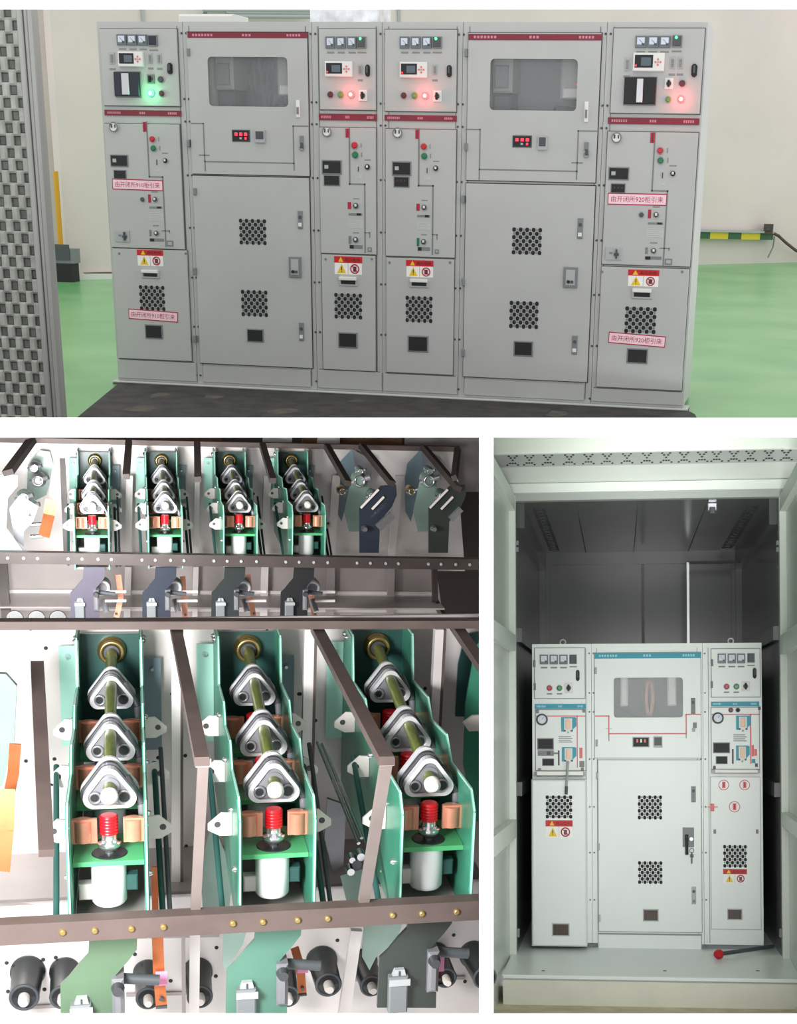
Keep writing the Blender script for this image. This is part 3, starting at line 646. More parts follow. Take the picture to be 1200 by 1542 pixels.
def onwall(px, py, off=0., base=None):
    base = base or wa; d = F1.At @ Vector(((px-PX)/F, (py-PY)/F, 1)); o = -(F1.At @ F1.T); n = Vector((nrm.x, nrm.y, 0)); c = Vector((base.x, base.y, 0)) - n*off
    return o + d * ((c-o).dot(n) / d.dot(n))
# wall corner strips
for k, (xa, ya, xb, yb, m) in enumerate(((214, 6, 216, 36, 'seam'), (600, 6, 601, 36, 'seam'))):
    mb = MB(); mb.bar(onwall(xa, ya, .01), onwall(xb, yb, .01), .03, .02, 'lgrey', up=(nrm.x, nrm.y, 0)); struct('trim_%d' % (k+1), mb, F1)
mb = MB()
for xx, yy, w_ in ((138, 418, .5), (150, 414, .3), (106, 417, .15)):
    q = onwall(xx, yy, .004); mb.bar(q - Vector((wd.x, wd.y, 0))*w_*.5, q + Vector((wd.x, wd.y, 0))*w_*.5, .004, .05, 'rust')
mb.bar(onwall(104, 419.5, .03), onwall(180, 419.5, .03), .05, .09, 'offwhite'); struct('baseboard_back', mb, F1)
# rubber mat
q = [fl(184, 575), fl(1033, 619), fl(1046, 626), fl(1054, 640), fl(1052, 646), fl(98, 646)]
mb = MB(); mb.prismz([(v.x, v.y) for v in q], zf, zf+.008, 'rubber')
for (a, b, r) in ((240, 597, .05), (320, 600, .04), (215, 617, .06), (535, 606, .03), (425, 622, .05), (840, 625, .05)):
    v = fl(a, b); mb.prismz([(v.x+r*1.6*math.cos(t*.785)*random.uniform(.5, 1.2), v.y+r*2*math.sin(t*.785)*random.uniform(.5, 1.2)) for t in range(8)], zf+.008, zf+.0086, 'dust')
one('rubber_mat', mb, F1, (1.6, -.5, zf), 'worn black rubber mat on the green floor before the cabinets', 'mat')
# wire-mesh gate at the left edge
yg = -1.5; gt = F1.at(47, 0, yg); 
gp = thing('mesh_gate', F1, (gt.x, yg, zf), 'grey woven metal gate with aluminium frame standing close at the left edge', 'gate')
xt = gt.x; zt = gt.z + .03; zb_ = F1.at(96, 641, yg).z
mb = MB()
pxm = (F1.at(60, 12, yg) - F1.at(50, 12, yg)).x / 10
wb1 = 23*pxm
mb.bbox(xt-wb1, xt-wb1*.62, yg-.012, yg+.05, zb_, zt, 'alu', .004); mb.bbox(xt-wb1*.6, xt-wb1*.3, yg-.004, yg+.05, zb_, zt, 'alu', .004); mb.bbox(xt-wb1*.28, xt, yg-.014, yg+.05, zb_, zt, 'alu', .004); mb.build('gate_stile', gp)
mb = MB(); cw, ch = .034, .05; X0 = xt-wb1; n = 8; rows = int((zt-zb_)/ch)+1
mb.box(X0-cw*n, X0, yg+.03, yg+.034, zt-ch*rows, zt, 'weave_dark')
for i in range(n):
    for j in range(rows):
        xc, zc = X0-cw*(i+.5), zt-ch*(j+.5)
        if (i+j) % 2: mb.bbox(xc-cw*.5, xc+cw*.5, yg+.006, yg+.03, zc-ch*.62, zc+ch*.62, 'weave', .008)
        else: mb.bbox(xc-cw*.46, xc+cw*.46, yg+.02, yg+.03, zc-ch*.4, zc+ch*.4, 'weave_dark', .005)
mb.build('woven_mesh', gp)
# yellow pipe, floor box, guard bar
a, b = onwall(86, 258, .12), onwall(92, 377, .12); a.x, a.y = b.x, b.y
one('conduit_pipe', MB().cyl(b, a, .024, 'pipe_yellow', 12), F1, b, 'thin yellow pipe rising up the white wall beside the mesh gate', 'pipe')
a = onwall(88, 395, .14); r = .1
mb = MB(); z0 = zf; mb.box(a.x-.18, a.x+.18, a.y-.1, a.y+.05, z0, z0+.17, 'black'); mb.box(a.x-.17, a.x+.2, a.y-.08, a.y+.05, z0+.17, z0+.3, 'mgrey'); mb.box(a.x+.02, a.x+.16, a.y-.09, a.y-.08, z0+.2, z0+.34, 'dgrey')
one('floor_box', mb, F1, (a.x, a.y, z0), 'small black and grey box on the floor below the yellow pipe', 'box')
gr = thing('guard_bar', F1, onwall(1105, 354, .08), 'green and yellow striped guard bar fixed low on the right wall', 'guard rail')
for xa, xb, m in ((1047, 1067, 'caution_green'), (1067, 1094, 'caution_yellow'), (1094, 1114, 'caution_green'), (1114, 1142, 'caution_yellow'), (1142, 1162, 'caution_green')):
    k = .002; mb = MB(); mb.bar(onwall(xa, 353+(xa-1047)*.02, .08), onwall(xb, 353+(xb-1047)*.02, .08), .06, .09, m); mb.build('stripe', gr)
mb = MB(); mb.bar(onwall(1047, 347, .09), onwall(1162, 349.5, .09), .1, .025, 'lgrey'); mb.build('bar_top', gr)
mb = MB(); c = onwall(1157, 344, .12); mb.box(c.x-.055, c.x+.055, c.y-.06, c.y+.06, c.z-.06, c.z+.05, 'rust'); mb.box(c.x-.03, c.x+.03, c.y-.08, c.y-.06, c.z-.02, c.z+.03, 'dgrey'); one('junction_box', mb, F1, c, 'small rusty junction box at the end of the striped bar', 'box')
pts = [onwall(1160, 349, .1), onwall(1172, 355, .12), onwall(1184, 366, .12), onwall(1198, 377, .12), onwall(1225, 388, .12)]
one('cable', MB().tube(pts, .018, 'rust').tube([onwall(1166, 356, .1), onwall(1164, 372, .1), onwall(1156, 388, .1)], .008, 'mgrey'), F1, pts[0], 'dark cable trailing from the junction box to the right', 'cable')
# things on top of the row and on the wall above it
za = H1
def topbox(name, L, T, R, B, y0, y1, m, label, cat):
    a = F1.at(L, (T+B)/2, y0); b = F1.at(R, (T+B)/2, y0); t_ = F1.at((L+R)/2, T, y0)
    mb = MB(); mb.bbox(a.x, b.x, y0, y1, za, t_.z, m, .01); return one(name, mb, F1, ((a.x+b.x)/2, y0, za), label, cat)
topbox('cable_duct', 268, 21, 351, 33, .25, .48, 'offwhite', 'low white cable duct on top of the left glazed cabinet', 'duct')
topbox('bus_duct', 466, 2, 567, 36, .2, .48, 'foil', 'shiny silver duct rising from the top of the narrow cabinet', 'duct')
cd = thing('conduit_run', F1, onwall(390, 20, .1), 'three thin conduits running along the wall above the left cabinets', 'conduit')
for y_, xa, xb, r in ((15, 306, 470, .02), (19, 340, 470, .015), (24, 306, 470, .02)):
    MB().cyl(onwall(xa, y_, .1), onwall(xb, y_+1, .1), r, 'lgrey', 8).build('conduit', cd)
MB().cyl(onwall(309, 14, .09), onwall(309, 26, .09), .02, 'mgrey', 8).build('conduit_clip', cd)
# ------------------------------------------------------------------ PHOTOGRAPH 3: ring main unit inside the open enclosure
g3 = Facade(F3, 0.)
par_d = .012
Z3 = 1.995; X3 = [0, .392, 1.118, 1.5]
def rmu(i, desc, cat='electrical cabinet', name='ring_main_cabinet'):
    cab = thing(name, F3, ((X3[i]+X3[i+1])/2, 0, .03), desc, cat)
    return cab
def pd_body(cab, i, hole=None):
    o = MB(); x0, x1 = X3[i], X3[i+1]
    if hole:
        hx0, hx1, hz0, hz1 = hole
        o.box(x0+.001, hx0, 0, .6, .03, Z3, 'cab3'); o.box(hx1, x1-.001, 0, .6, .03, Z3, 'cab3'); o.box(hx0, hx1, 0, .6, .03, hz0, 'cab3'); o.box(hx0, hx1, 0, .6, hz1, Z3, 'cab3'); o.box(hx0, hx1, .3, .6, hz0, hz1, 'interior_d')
    else: o.box(x0+.001, x1-.001, 0, .6, .03, Z3, 'cab3')
    o.build('body', cab)
def teal_lever(fc, par, L, T, R, B):
    x0, x1, z0, z1 = fc.r(L, T, R, B); y = fc.y-par_d; dx, dz = x1-x0, z1-z0; mb = MB()
    mb.prism([(x0, z0), (x0+dx*.72, z0), (x0+dx*.8, z0+dz*.2), (x1, z0+dz*.38), (x1, z1-dz*.06), (x1-dx*.1, z1), (x0, z1)], y-.003, y, 'teal')
    mb.box(x0+dx*.2, x0+dx*.72, y-.004, y-.003, z0, z1-dz*.08, 'offwhite'); mb.bbox(x0+dx*.3, x0+dx*.6, y-.012, y-.004, z0+dz*.2, z1-dz*.16, 'skin', .003)
    mb.box(x0+dx*.16, x0+dx*.3, y-.006, y-.003, z0, z0+dz*.12, 'dgrey'); mb.box(x0+dx*.62, x0+dx*.76, y-.006, y-.003, z0, z0+dz*.12, 'dgrey'); mb.lathe((x0+dx*.46, y-.003, z0-.006), (x0+dx*.46, y-.012, z0-.006), [(0, .007), (1, .006)], 'lgrey', 10)
    mb.build('switch_position_plate', par, label='teal plate marking an operating hole')
def gauge(fc, par, cx, cy, r):
    x, z = fc.p(cx, cy); R_ = (fc.p(cx+r, cy)[0]-fc.p(cx-r, cy)[0])/2; y = fc.y-par_d; mb = MB()
    mb.lathe((x, y, z), (x, y-.014, z), [(0, R_), (.6, R_), (1, R_*.88)], 'mgrey'); mb.lathe((x, y-.014, z), (x, y-.0145, z), [(0, R_*.7), (1, R_*.7)], 'meter_face'); mb.ring((x, y-.014, z), R_*.8, R_*.1, 'dgrey', 24, 6)
    mb.box(x-R_*.15, x+R_*.15, y-.017, y-.0145, z-R_*.6, z+R_*.1, 'offwhite'); mb.bar((x, y-.016, z), (x+R_*.3, y-.016, z+R_*.45), .003, .002, 'black'); mb.build('pressure_gauge', par)
def small(cab_door, door, mets, rel, btn, lat, hin):
    for m_ in mets: n_meter(g3, cab_door, *m_, 12.5, 14.5)
    n_relay4(g3, cab_door, *rel, 11, 14, False, 'navy'); n_lock(g3, cab_door, *lat)
    (rx, ry), (gx, gy), (sx, sy) = btn
    n_round(g3, cab_door, 'push_button', rx, ry, 4.2, 'red', .012, label='red push button'); n_round(g3, cab_door, 'push_button', gx, gy, 4.2, 'green_on', .012, label='green push button'); n_switch(g3, cab_door, sx, sy, 12.5, 15)
    for (x, y) in ((rx, ry+8.5), (gx, gy+8.5)):
        mb = MB(); g3.bb(mb, x-4, y-1, x+4, y+1, .0008, 'txtgrey', par_d); mb.build('caption', cab_door)
    for h in hin: hinge(g3, cab_door, *h, .045, 'mgrey')
# left cabinet
L3 = rmu(0, 'left white cabinet with a box door standing forward at its bottom')
pd_body(L3, 0)
dl = door_panel(g3, L3, 'instrument_door', 805, 976, 880.5, 1051.5, 'cab3', 'seam3')
small(dl, None, ((819.3, 993.3), (834, 993.3), (848.5, 993.3)), (863, 993), ((827.5, 1036.3), (842.5, 1036.3), (856.3, 1036)), (870, 1017.3, 5.5, 16.5), ((805, 999.5), (805.5, 1034)))
brand(g3, L3, 805, 1060, 882.5, 1067.5, 'teal', 'mimic_pale')
pl = door_panel(g3, L3, 'operating_panel', 806.5, 1069, 881.5, 1160, 'cab3', 'seam3')
par3 = par_d
mimic(g3, pl, [(808, 1078.3), (881, 1078.3)], 'mimic3', .007); mimic(g3, pl, [(869, 1078), (869.5, 1155)], 'mimic3', .007); gauge(g3, pl, 816.2, 1083.5, 9)
teal_lever(g3, pl, 845, 1080, 868, 1101.7); teal_lever(g3, pl, 846, 1125, 868, 1146.7)
blackwin(g3, pl, 810.5, 1113, 832.5, 1127.3, 'black', 'counter_window'); blackwin(g3, pl, 817.5, 1143, 833.5, 1152.2, 'black', 'counter_window')
mb = MB(); g3.bb(mb, 810, 1130, 834, 1138, .006, 'mgrey', par_d); g3.bb(mb, 824, 1131.5, 829, 1136.5, .012, 'dgrey', par_d); g3.bb(mb, 834, 1133, 841, 1135.5, .004, 'mgrey', par_d); mb.build('sliding_bolt', pl)
mb = MB(); g3.bb(mb, 840.2, 1130, 842.6, 1152.5, .004, 'dgrey', par_d); mb.build('slot', pl)
mb = MB(); x0, x1, z0, z1 = g3.r(841, 1108, 862, 1118.5)
for k in range(4): mb.box(x0, x1-.01*(k % 2), -par_d-.0008, -par_d, z0+(z1-z0)*(k+.2)/4, z0+(z1-z0)*(k+.7)/4, 'seam3')
mb.build('instruction_plate', pl)
mb = MB(); g3.bb(mb, 872.5, 1126, 877, 1141.5, .003, 'mimic3', par_d); g3.bb(mb, 872.5, 1146, 880, 1155, .003, 'txtgrey', par_d); mb.build('earth_symbol', pl)
for q in ((809.5, 1071.5), (879, 1070.5), (812.5, 1159), (877, 1158)):
    x, z = g3.p(*q); MB().bbox(x-.009, x+.009, -par_d-.01, 0, z-.011, z+.011, 'mgrey', .002).build('panel_catch', pl)
def ledge(cab, L, T, R, B):
    x0, x1, z0, z1 = g3.r(L, T, R, B); mb = MB(); mb.prismx([(-.0, z0), (-.05, z0), (-.11, z0+(z1-z0)*.35), (-.11, z1), (-.1, z1+.004), (0, z1+.004)], x0+.02, x1-.02, 'paper'); mb.box(x0, x0+.02, -.05, 0, z0+.004, z1-.002, 'lgrey'); mb.box(x1-.02, x1, -.05, 0, z0+.004, z1-.002, 'lgrey'); mb.build('ledge', cab)
ledge(L3, 805, 1161.5, 883, 1169)
# protruding box door (lower left)
yb = -.16; gb = Facade(F3, yb + par_d)
x0, x1, z0, z1 = gb.r(800.5, 1174, 883.5, 1425); bd = MB(); bd.bbox(x0, x1, yb, 0, z0, z1, 'cab3', .01); lo = bd.build('box_door', L3, label='box-shaped lower door standing proud of the cabinet')
gb2 = Facade(F3, yb + par_d)
vent(gb2, lo, 822, 1198, 861.5, 1232); warn(gb2, lo, 822, 1235, 861.8, 1261); blackwin(gb2, lo, 833, 1391.5, 856, 1407.5, 'brownglass', frame='lgrey')
# middle cabinet
win = (924, 1020.5, 1028, 1080.5); wx0, wx1, wz0, wz1 = g3.r(*win)
M3 = rmu(1, 'wide white middle cabinet with a glazed upper door and teal strip')
pd_body(M3, 1, (wx0-.02, wx1+.02, wz0-.02, wz1+.02))
du = door_panel(g3, M3, 'upper_door', 895.5, 983, 1055, 1141, 'cab3', 'seam3', hole=win)
brand(g3, du, 895.5, 983, 1055, 991.5, 'teal', 'mimic_pale', base=par_d)
MB().box(wx0-.01, wx1+.01, .002, .006, wz0-.01, wz1+.01, 'glass').build('window_pane', du)
dx, dz = wx1-wx0, wz1-wz0
MB().bbox(wx0+dx*.1, wx0+dx*.21, .14, .3, wz0+dz*.3, wz1+.02, 'offwhite', .01).build('insulator_post', du)
MB().bbox(wx0+dx*.79, wx0+dx*.92, .14, .3, wz0+dz*.3, wz1+.02, 'offwhite', .01).build('insulator_post', du)
mb = MB(); pr = []
for k in range(21):
    t = math.pi*(k/20)*2; pr.append((wx0+dx*.52+dx*.055*math.sin(t)*(1 if k < 11 else .8), .1, wz0+dz*.5+dz*.42*math.cos(t)))
mb.tube(pr, .013, 'rope', 8); mb.build('hanging_rope', du, label='pinkish rope loop hanging behind the pane')
MB().tube([(wx0, .12, wz0+dz*.28), (wx0+dx*.2, .12, wz0+dz*.16), (wx0+dx*.36, .12, wz0)], .006, 'dgrey').build('cable', du)
o, (a, b, c, d, yy) = blackwin(g3, du, 953.5, 1111, 976.5, 1124, 'black', 'voltage_display', frame='lgrey'); mb = MB()
for k in range(3): mb.box(a+(b-a)*(.2+.25*k), a+(b-a)*(.32+.25*k), yy-.001, yy, c+(d-c)*.45, d-(d-c)*.15, 'mimic3' if k != 1 else 'offwhite')
mb.build('display_digits', du)
mb = MB(); q = g3.bb(mb, 983.8, 1109, 997.2, 1125.5, .012, 'lgrey', par_d); mb.bbox(q[0]+.006, q[1]-.006, -par_d-.016, -par_d-.012, q[2]+.014, q[3]-.006, 'dgrey', .002); mb.build('control_box', du)
for m_ in ([(897, 1078.3), (916.7, 1078.3), (916.8, 1106), (1033, 1103.5), (1033, 1075.7), (1055, 1075.7)],): mimic(g3, du, m_, 'mimic3', .008)
mimic(g3, du, [(916.8, 1106), (916.9, 1115.5)], 'mgrey', .006); mimic(g3, du, [(1033, 1103.5), (1033, 1111)], 'mgrey', .006); mimic(g3, du, [(912, 1097), (921, 1097)], 'lgrey', .004)
def blatch(par, cx, T, B, m='mgrey'):
    mb = MB(); q = g3.bb(mb, cx-3.3, T, cx+3.3, B, .008, m, par_d); xm = (q[0]+q[1])/2; mb.lathe((xm, -par_d-.008, q[3]-.03), (xm, -par_d-.018, q[3]-.03), [(0, .01), (1, .008)], 'dgrey', 10); mb.box(xm-.008, xm+.008, -par_d-.012, -par_d-.008, q[2]+.01, q[2]+.028, 'txtgrey'); mb.build('door_latch', par)
blatch(du, 1043.5, 1051, 1075)
x, z = g3.p(1046, 1094); mb = MB(); mb.bbox(x-.012, x+.012, -par_d-.012, -par_d, z-.01, z+.026, 'mgrey', .002); mb.bbox(x-.018, x+.002, -par_d-.014, -par_d, z-.034, z-.008, 'lgrey', .002); mb.build('key_switch', du)
dw = door_panel(g3, M3, 'lower_door', 901, 1144.5, 1056, 1403, 'cab3', 'seam3')
vent(g3, dw, 960.5, 1198, 996.5, 1233.5); vent(g3, dw, 961, 1297, 997, 1330.5); blackwin(g3, dw, 969.5, 1370, 990, 1385.5, 'brownglass', frame='lgrey')
blatch(dw, 1044, 1184, 1208); blatch(dw, 1044.5, 1335, 1361, 'lgrey')
mb = MB(); q = g3.bb(mb, 1027.7, 1246, 1044.6, 1275, .01, 'mgrey', par_d); mb.build('handle_plate', dw)
x0, x1, z0, z1 = g3.r(1031.5, 1256, 1036, 1286); mb = MB(); mb.bbox(x0, x1, -par_d-.04, -par_d-.018, z0, z1, 'black', .005); mb.lathe(((x0+x1)/2, -par_d-.01, z1-.03), ((x0+x1)/2, -par_d-.03, z1-.03), [(0, .012), (1, .012)], 'black'); mb.lathe((x1+.02, -par_d-.01, z1-.03), (x1+.02, -par_d-.02, z1-.03), [(0, .014), (1, .012)], 'silver'); mb.build('lever_handle', dw, label='black swing lever')
x, z = g3.p(1041.3, 1280); mb = MB(); mb.ring((x, -par_d-.02, z), .014, .0016, 'dgrey', 16, 6); mb.box(x-.004, x+.004, -par_d-.022, -par_d-.018, z-.085, z-.012, 'dgrey'); mb.bbox(x-.012, x+.012, -par_d-.022, -par_d-.016, z-.045, z-.025, 'mgrey', .002); mb.build('hanging_keys', dw)
for (cx, cy) in ((897, 1010), (898.5, 1119), (899.5, 1168), (901.5, 1275), (902.5, 1382)): hinge(g3, M3, cx, cy, .045, 'lgrey')
x0, x1, z0, z1 = g3.r(901, 1408, 1056, 1429); mb = MB(); mb.box(x0-.004, x1+.004, -.004, 0, z0-.004, z1+.01, 'seam3'); mb.bbox(x0, x1, -.008, 0, z0, z1, 'cab3', .002); mb.build('plinth', M3)
# right cabinet
R3 = rmu(2, 'right white cabinet with three red ring marks above its vent')
pd_body(R3, 2)
dr = door_panel(g3, R3, 'instrument_door', 1071, 977, 1144, 1049.5, 'cab3', 'seam3')
small(dr, None, ((1086.5, 991.8), (1101.5, 991.8), (1115.5, 991.8)), (1130.3, 991), ((1093.7, 1034), (1108.4, 1034), (1122.3, 1033.4)), (1135.8, 1013.8, 5.5, 16), ((1072, 998), (1071.5, 1031)))
brand(g3, R3, 1070.5, 1056.5, 1143, 1063.5, 'teal', 'mimic_pale')
pr_ = door_panel(g3, R3, 'operating_panel', 1071, 1065.5, 1143, 1158, 'cab3', 'seam3')
mimic(g3, pr_, [(1072, 1075.7), (1143, 1075.7)], 'mimic3', .007); mimic(g3, pr_, [(1130, 1075.7), (1130, 1149)], 'mimic3', .009)
n_round(g3, pr_, 'indicator_lamp', 1100, 1069.3, 3.6, 'darkred', .01, label='dark red lamp'); n_round(g3, pr_, 'indicator_lamp', 1110.7, 1069.3, 3.4, 'black', .01, label='black lamp')
gauge(g3, pr_, 1080.6, 1081.2, 9); teal_lever(g3, pr_, 1108, 1077.6, 1130.5, 1099); teal_lever(g3, pr_, 1108, 1122.5, 1128.5, 1145)
blackwin(g3, pr_, 1074.5, 1119.3, 1097.5, 1132.8, 'black', 'counter_window'); blackwin(g3, pr_, 1078.5, 1139.5, 1094.2, 1149.5, 'black', 'counter_window')
mb = MB(); g3.bb(mb, 1101.8, 1128, 1104.4, 1150, .004, 'dgrey', par_d); mb.build('slot', pr_)
mb = MB(); x0, x1, z0, z1 = g3.r(1104, 1105, 1124, 1117)
for k in range(4): mb.box(x0, x1-.01*(k % 2), -par_d-.0008, -par_d, z0+(z1-z0)*(k+.2)/4, z0+(z1-z0)*(k+.7)/4, 'seam3')
mb.build('instruction_plate', pr_)
mb = MB(); g3.bb(mb, 1131.5, 1122, 1135, 1139, .003, 'mimic3', par_d); g3.bb(mb, 1135.5, 1128, 1139.5, 1138, .003, 'mimic3', par_d); g3.bb(mb, 1132, 1143, 1137, 1149, .004, 'teal', par_d); mb.build('earth_symbol', pr_)
for q in ((1143, 1066.5), (1075.5, 1155.5), (1138.5, 1152)):
    x, z = g3.p(*q); MB().bbox(x-.008, x+.008, -par_d-.01, 0, z-.011, z+.011, 'dgrey', .002).build('panel_catch', pr_)
ledge(R3, 1070.5, 1159, 1143.5, 1164.5)
lr = door_panel(g3, R3, 'cable_door', 1070.5, 1170, 1145, 1399, 'cab3', 'seam3', gap=.002)
for cx, cy, r in ((1089.5, 1182, 8), (1121, 1182, 8), (1105.7, 1214.8, 8.5)):
    x, z = g3.p(cx, cy); R_ = (g3.p(cx+r, cy)[0]-g3.p(cx-r, cy)[0])/2; mb = MB()
    mb.ring((x, -par_d-.001, z), R_*.93, .0024, 'mimic3', 28, 6); mb.bbox(x-R_*.32, x+R_*.32, -par_d-.002, -par_d, z-R_*.6, z+R_*.62, 'mimic3', .0005); mb.box(x-R_*.12, x+R_*.12, -par_d-.003, -par_d-.002, z-R_*.4, z+R_*.5, 'red_label'); mb.build('ring_mark', lr, label='red mark inside a thin pink ring')
x, z = g3.p(1072.3, 1214.8); MB().bbox(x-.012, x+.012, -par_d-.008, -par_d, z-.028, z+.02, 'mimic3', .004).box(x-.03, x+.035, -par_d-.009, -par_d-.008, z-.003, z+.003, 'mimic3').build('tag', R3)
vent(g3, lr, 1089, 1272.5, 1124, 1306); warn(g3, lr, 1089, 1308.5, 1124, 1329.5); blackwin(g3, lr, 1096, 1369.5, 1116, 1383.5, 'brownglass', frame='lgrey')
for q in ((1076, 1252), (1139.5, 1252)):
    x, z = g3.p(*q); MB().bbox(x-.008, x+.008, -par_d-.01, -par_d, z-.013, z+.013, 'mgrey', .002).build('panel_catch', lr)
# posts bolts
def xat3(X, py):
    lo, hi = 700, 1300
    for _ in range(30):
        m = (lo+hi)/2
        if g3.p(m, py)[0] < X: lo = m
        else: hi = m
    return lo
for cb, X in ((L3, X3[1]), (R3, X3[2])):
    for py in (984, 1043.5, 1072, 1143, 1215, 1284, 1355, 1424): bolts(g3, cb, [xat3(X-.014, py), xat3(X+.014, py)], [py], 'mgrey', r=.006)
    for e in (-.036, .036): MB().box(X+e-.002, X+e+.002, -.002, 0, .04, Z3-.03, 'seam3').build('post_seam', cb)
for cb, X in ((L3, .2), (R3, 1.31)):
    mb = MB(); mb.ring((X, .12, Z3+.018), .018, .006, 'silver', 18, 6); mb.build('lifting_eye', cb)
# hand lever left in the operating hole
a = F3.at(855, 1147, -.06); b = F3.at(853, 1184, -.2)
lv = thing('operating_lever', F3, (b.x, b.y, b.z), 'slim grey lever stuck in the left cabinet hole above the vent', 'lever')
MB().cyl(a, b, .008, 'lgrey', 10).build('rod', lv); MB().cyl(F3.at(853, 1184, -.19), F3.at(852.5, 1196, -.2), .01, 'dgrey', 10).build('tip', lv)
# ---- enclosure
ex0, ex1, yf, ybk, zt3 = -.085, 1.585, -.3, 2.69, 2.895
zc = F3.at(960, 752, yf).z
def st(name, mb): return struct(name, mb, F3)
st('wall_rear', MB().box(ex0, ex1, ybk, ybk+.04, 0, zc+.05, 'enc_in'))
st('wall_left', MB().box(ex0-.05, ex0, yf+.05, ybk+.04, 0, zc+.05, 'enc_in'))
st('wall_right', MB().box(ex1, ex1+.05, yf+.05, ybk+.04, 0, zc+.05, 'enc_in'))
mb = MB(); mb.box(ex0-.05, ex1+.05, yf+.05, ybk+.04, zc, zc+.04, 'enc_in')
for X in (.3, .7, 1.15): mb.box(X-.003, X+.003, yf+.05, ybk, zc-.002, zc, 'seam')
for side in (0, 1):
    for k in range(16):
        yy = .1+k*.155
        for j, (a, b) in enumerate(((0, 0), (.03, .04), (-.03, .04), (.03, -.04), (-.03, -.04))):
            X = (ex0+.13 if side == 0 else ex1-.13); mb.box(X+a-.013, X+a+.013, yy+b-.01, yy+b+.01, zc-.002, zc, 'seam_dark')
st('ceiling', mb)
# rear-wall framing
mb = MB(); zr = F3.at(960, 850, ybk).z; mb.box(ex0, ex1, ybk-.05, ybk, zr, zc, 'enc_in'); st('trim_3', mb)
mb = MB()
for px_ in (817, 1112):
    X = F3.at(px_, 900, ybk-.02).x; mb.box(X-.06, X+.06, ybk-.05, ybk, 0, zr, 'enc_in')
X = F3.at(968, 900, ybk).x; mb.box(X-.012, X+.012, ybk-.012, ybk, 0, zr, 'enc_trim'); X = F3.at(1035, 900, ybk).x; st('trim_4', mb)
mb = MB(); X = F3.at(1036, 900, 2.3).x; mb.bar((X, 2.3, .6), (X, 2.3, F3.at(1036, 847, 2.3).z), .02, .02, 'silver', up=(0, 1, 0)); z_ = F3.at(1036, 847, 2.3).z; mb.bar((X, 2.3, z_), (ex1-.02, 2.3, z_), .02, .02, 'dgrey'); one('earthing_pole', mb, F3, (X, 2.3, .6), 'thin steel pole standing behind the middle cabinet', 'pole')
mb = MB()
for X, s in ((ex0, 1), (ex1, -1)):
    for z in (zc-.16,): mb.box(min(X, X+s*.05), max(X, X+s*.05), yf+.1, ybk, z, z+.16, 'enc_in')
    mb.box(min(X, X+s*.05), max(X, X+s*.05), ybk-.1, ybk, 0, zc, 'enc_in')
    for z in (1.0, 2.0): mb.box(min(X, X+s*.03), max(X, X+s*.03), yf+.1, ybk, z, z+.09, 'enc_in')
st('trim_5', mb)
# ceiling fitting
q = F3.loc(1072, 758, 2, zc); fx = thing('ceiling_fitting', F3, (q.x, q.y, zc), 'small metal fitting hanging under the enclosure ceiling at right', 'fitting')
mb = MB(); mb.bbox(q.x-.03, q.x+.03, q.y-.03, q.y+.03, zc-.05, zc, 'silver', .005); mb.build('bracket', fx); mb = MB(); mb.bbox(q.x-.018, q.x+.018, q.y-.05, q.y-.03, zc-.075, zc-.03, 'dgrey', .004); mb.build('latch', fx)
# header: lintel, sloping panel, perforated soffit, top fascia
def zy(py, y, px=960): return F3.at(px, py, y).z
yo = yf-.62
mb = MB(); a, b = zy(749, yf), zy(741, yf); mb.box(ex0-.1, ex1+.1, yf-.02, yf+.06, zc, b, 'enc_trim')
c = zy(726, yf-.03); mb.box(ex0-.2, ex1+.4, yf-.05, yf+.06, b, c, 'enc'); st('lintel', mb) if False else None
ln = struct('trim_6', mb, F3)
mb = MB(); d = zy(702, yf-.2); mb.prismx([(yf-.03, c), (yf-.25, d), (yf-.25, d+.04), (yf+.02, c+.05)], F3.at(737, 715, yf-.03).x, 2.2, 'enc'); struct('trim_7', mb, F3)
e1 = zy(679, yo); mb = MB(); xl = F3.at(736, 690, yo).x; 
mb.prismx([(yf-.25, d), (yo, e1), (yo, e1+.02), (yf-.25, d+.03)], xl, 2.3, 'enc_in2')
nrmv = Vector((0, e1-d, -(yo-(yf-.25)))).normalized()
for k, pxc in enumerate((772, 797, 825, 857, 886, 914, 944, 974, 1003, 1030, 1057, 1079, 1105, 1130, 1158, 1184)):
    for (u, v) in ((0, 0), (-6, -7), (6, -7), (-3, -4), (3, -4), (-4, 5), (4, 5), (-8, 8), (8, 8), (0, 5)):
        yy_ = (690+v); 
        t = (yy_-679)/(702-679); Y = yo+(yf-.25-yo)*t; Z = e1+(d-e1)*t; P_ = F3.at(pxc+u, yy_, Y)
        mb.box(P_.x-.006, P_.x+.006, Y-.012, Y+.012, Z-.004, Z+.002, 'seam_dark')
struct('soffit_panel', mb, F3).name = 'trim_8'
f1 = zy(650, yo-.02); mb = MB(); mb.bbox(xl, 2.4, yo-.04, yo, e1-.01, f1, 'enc_light', .004); struct('trim_9', mb, F3)
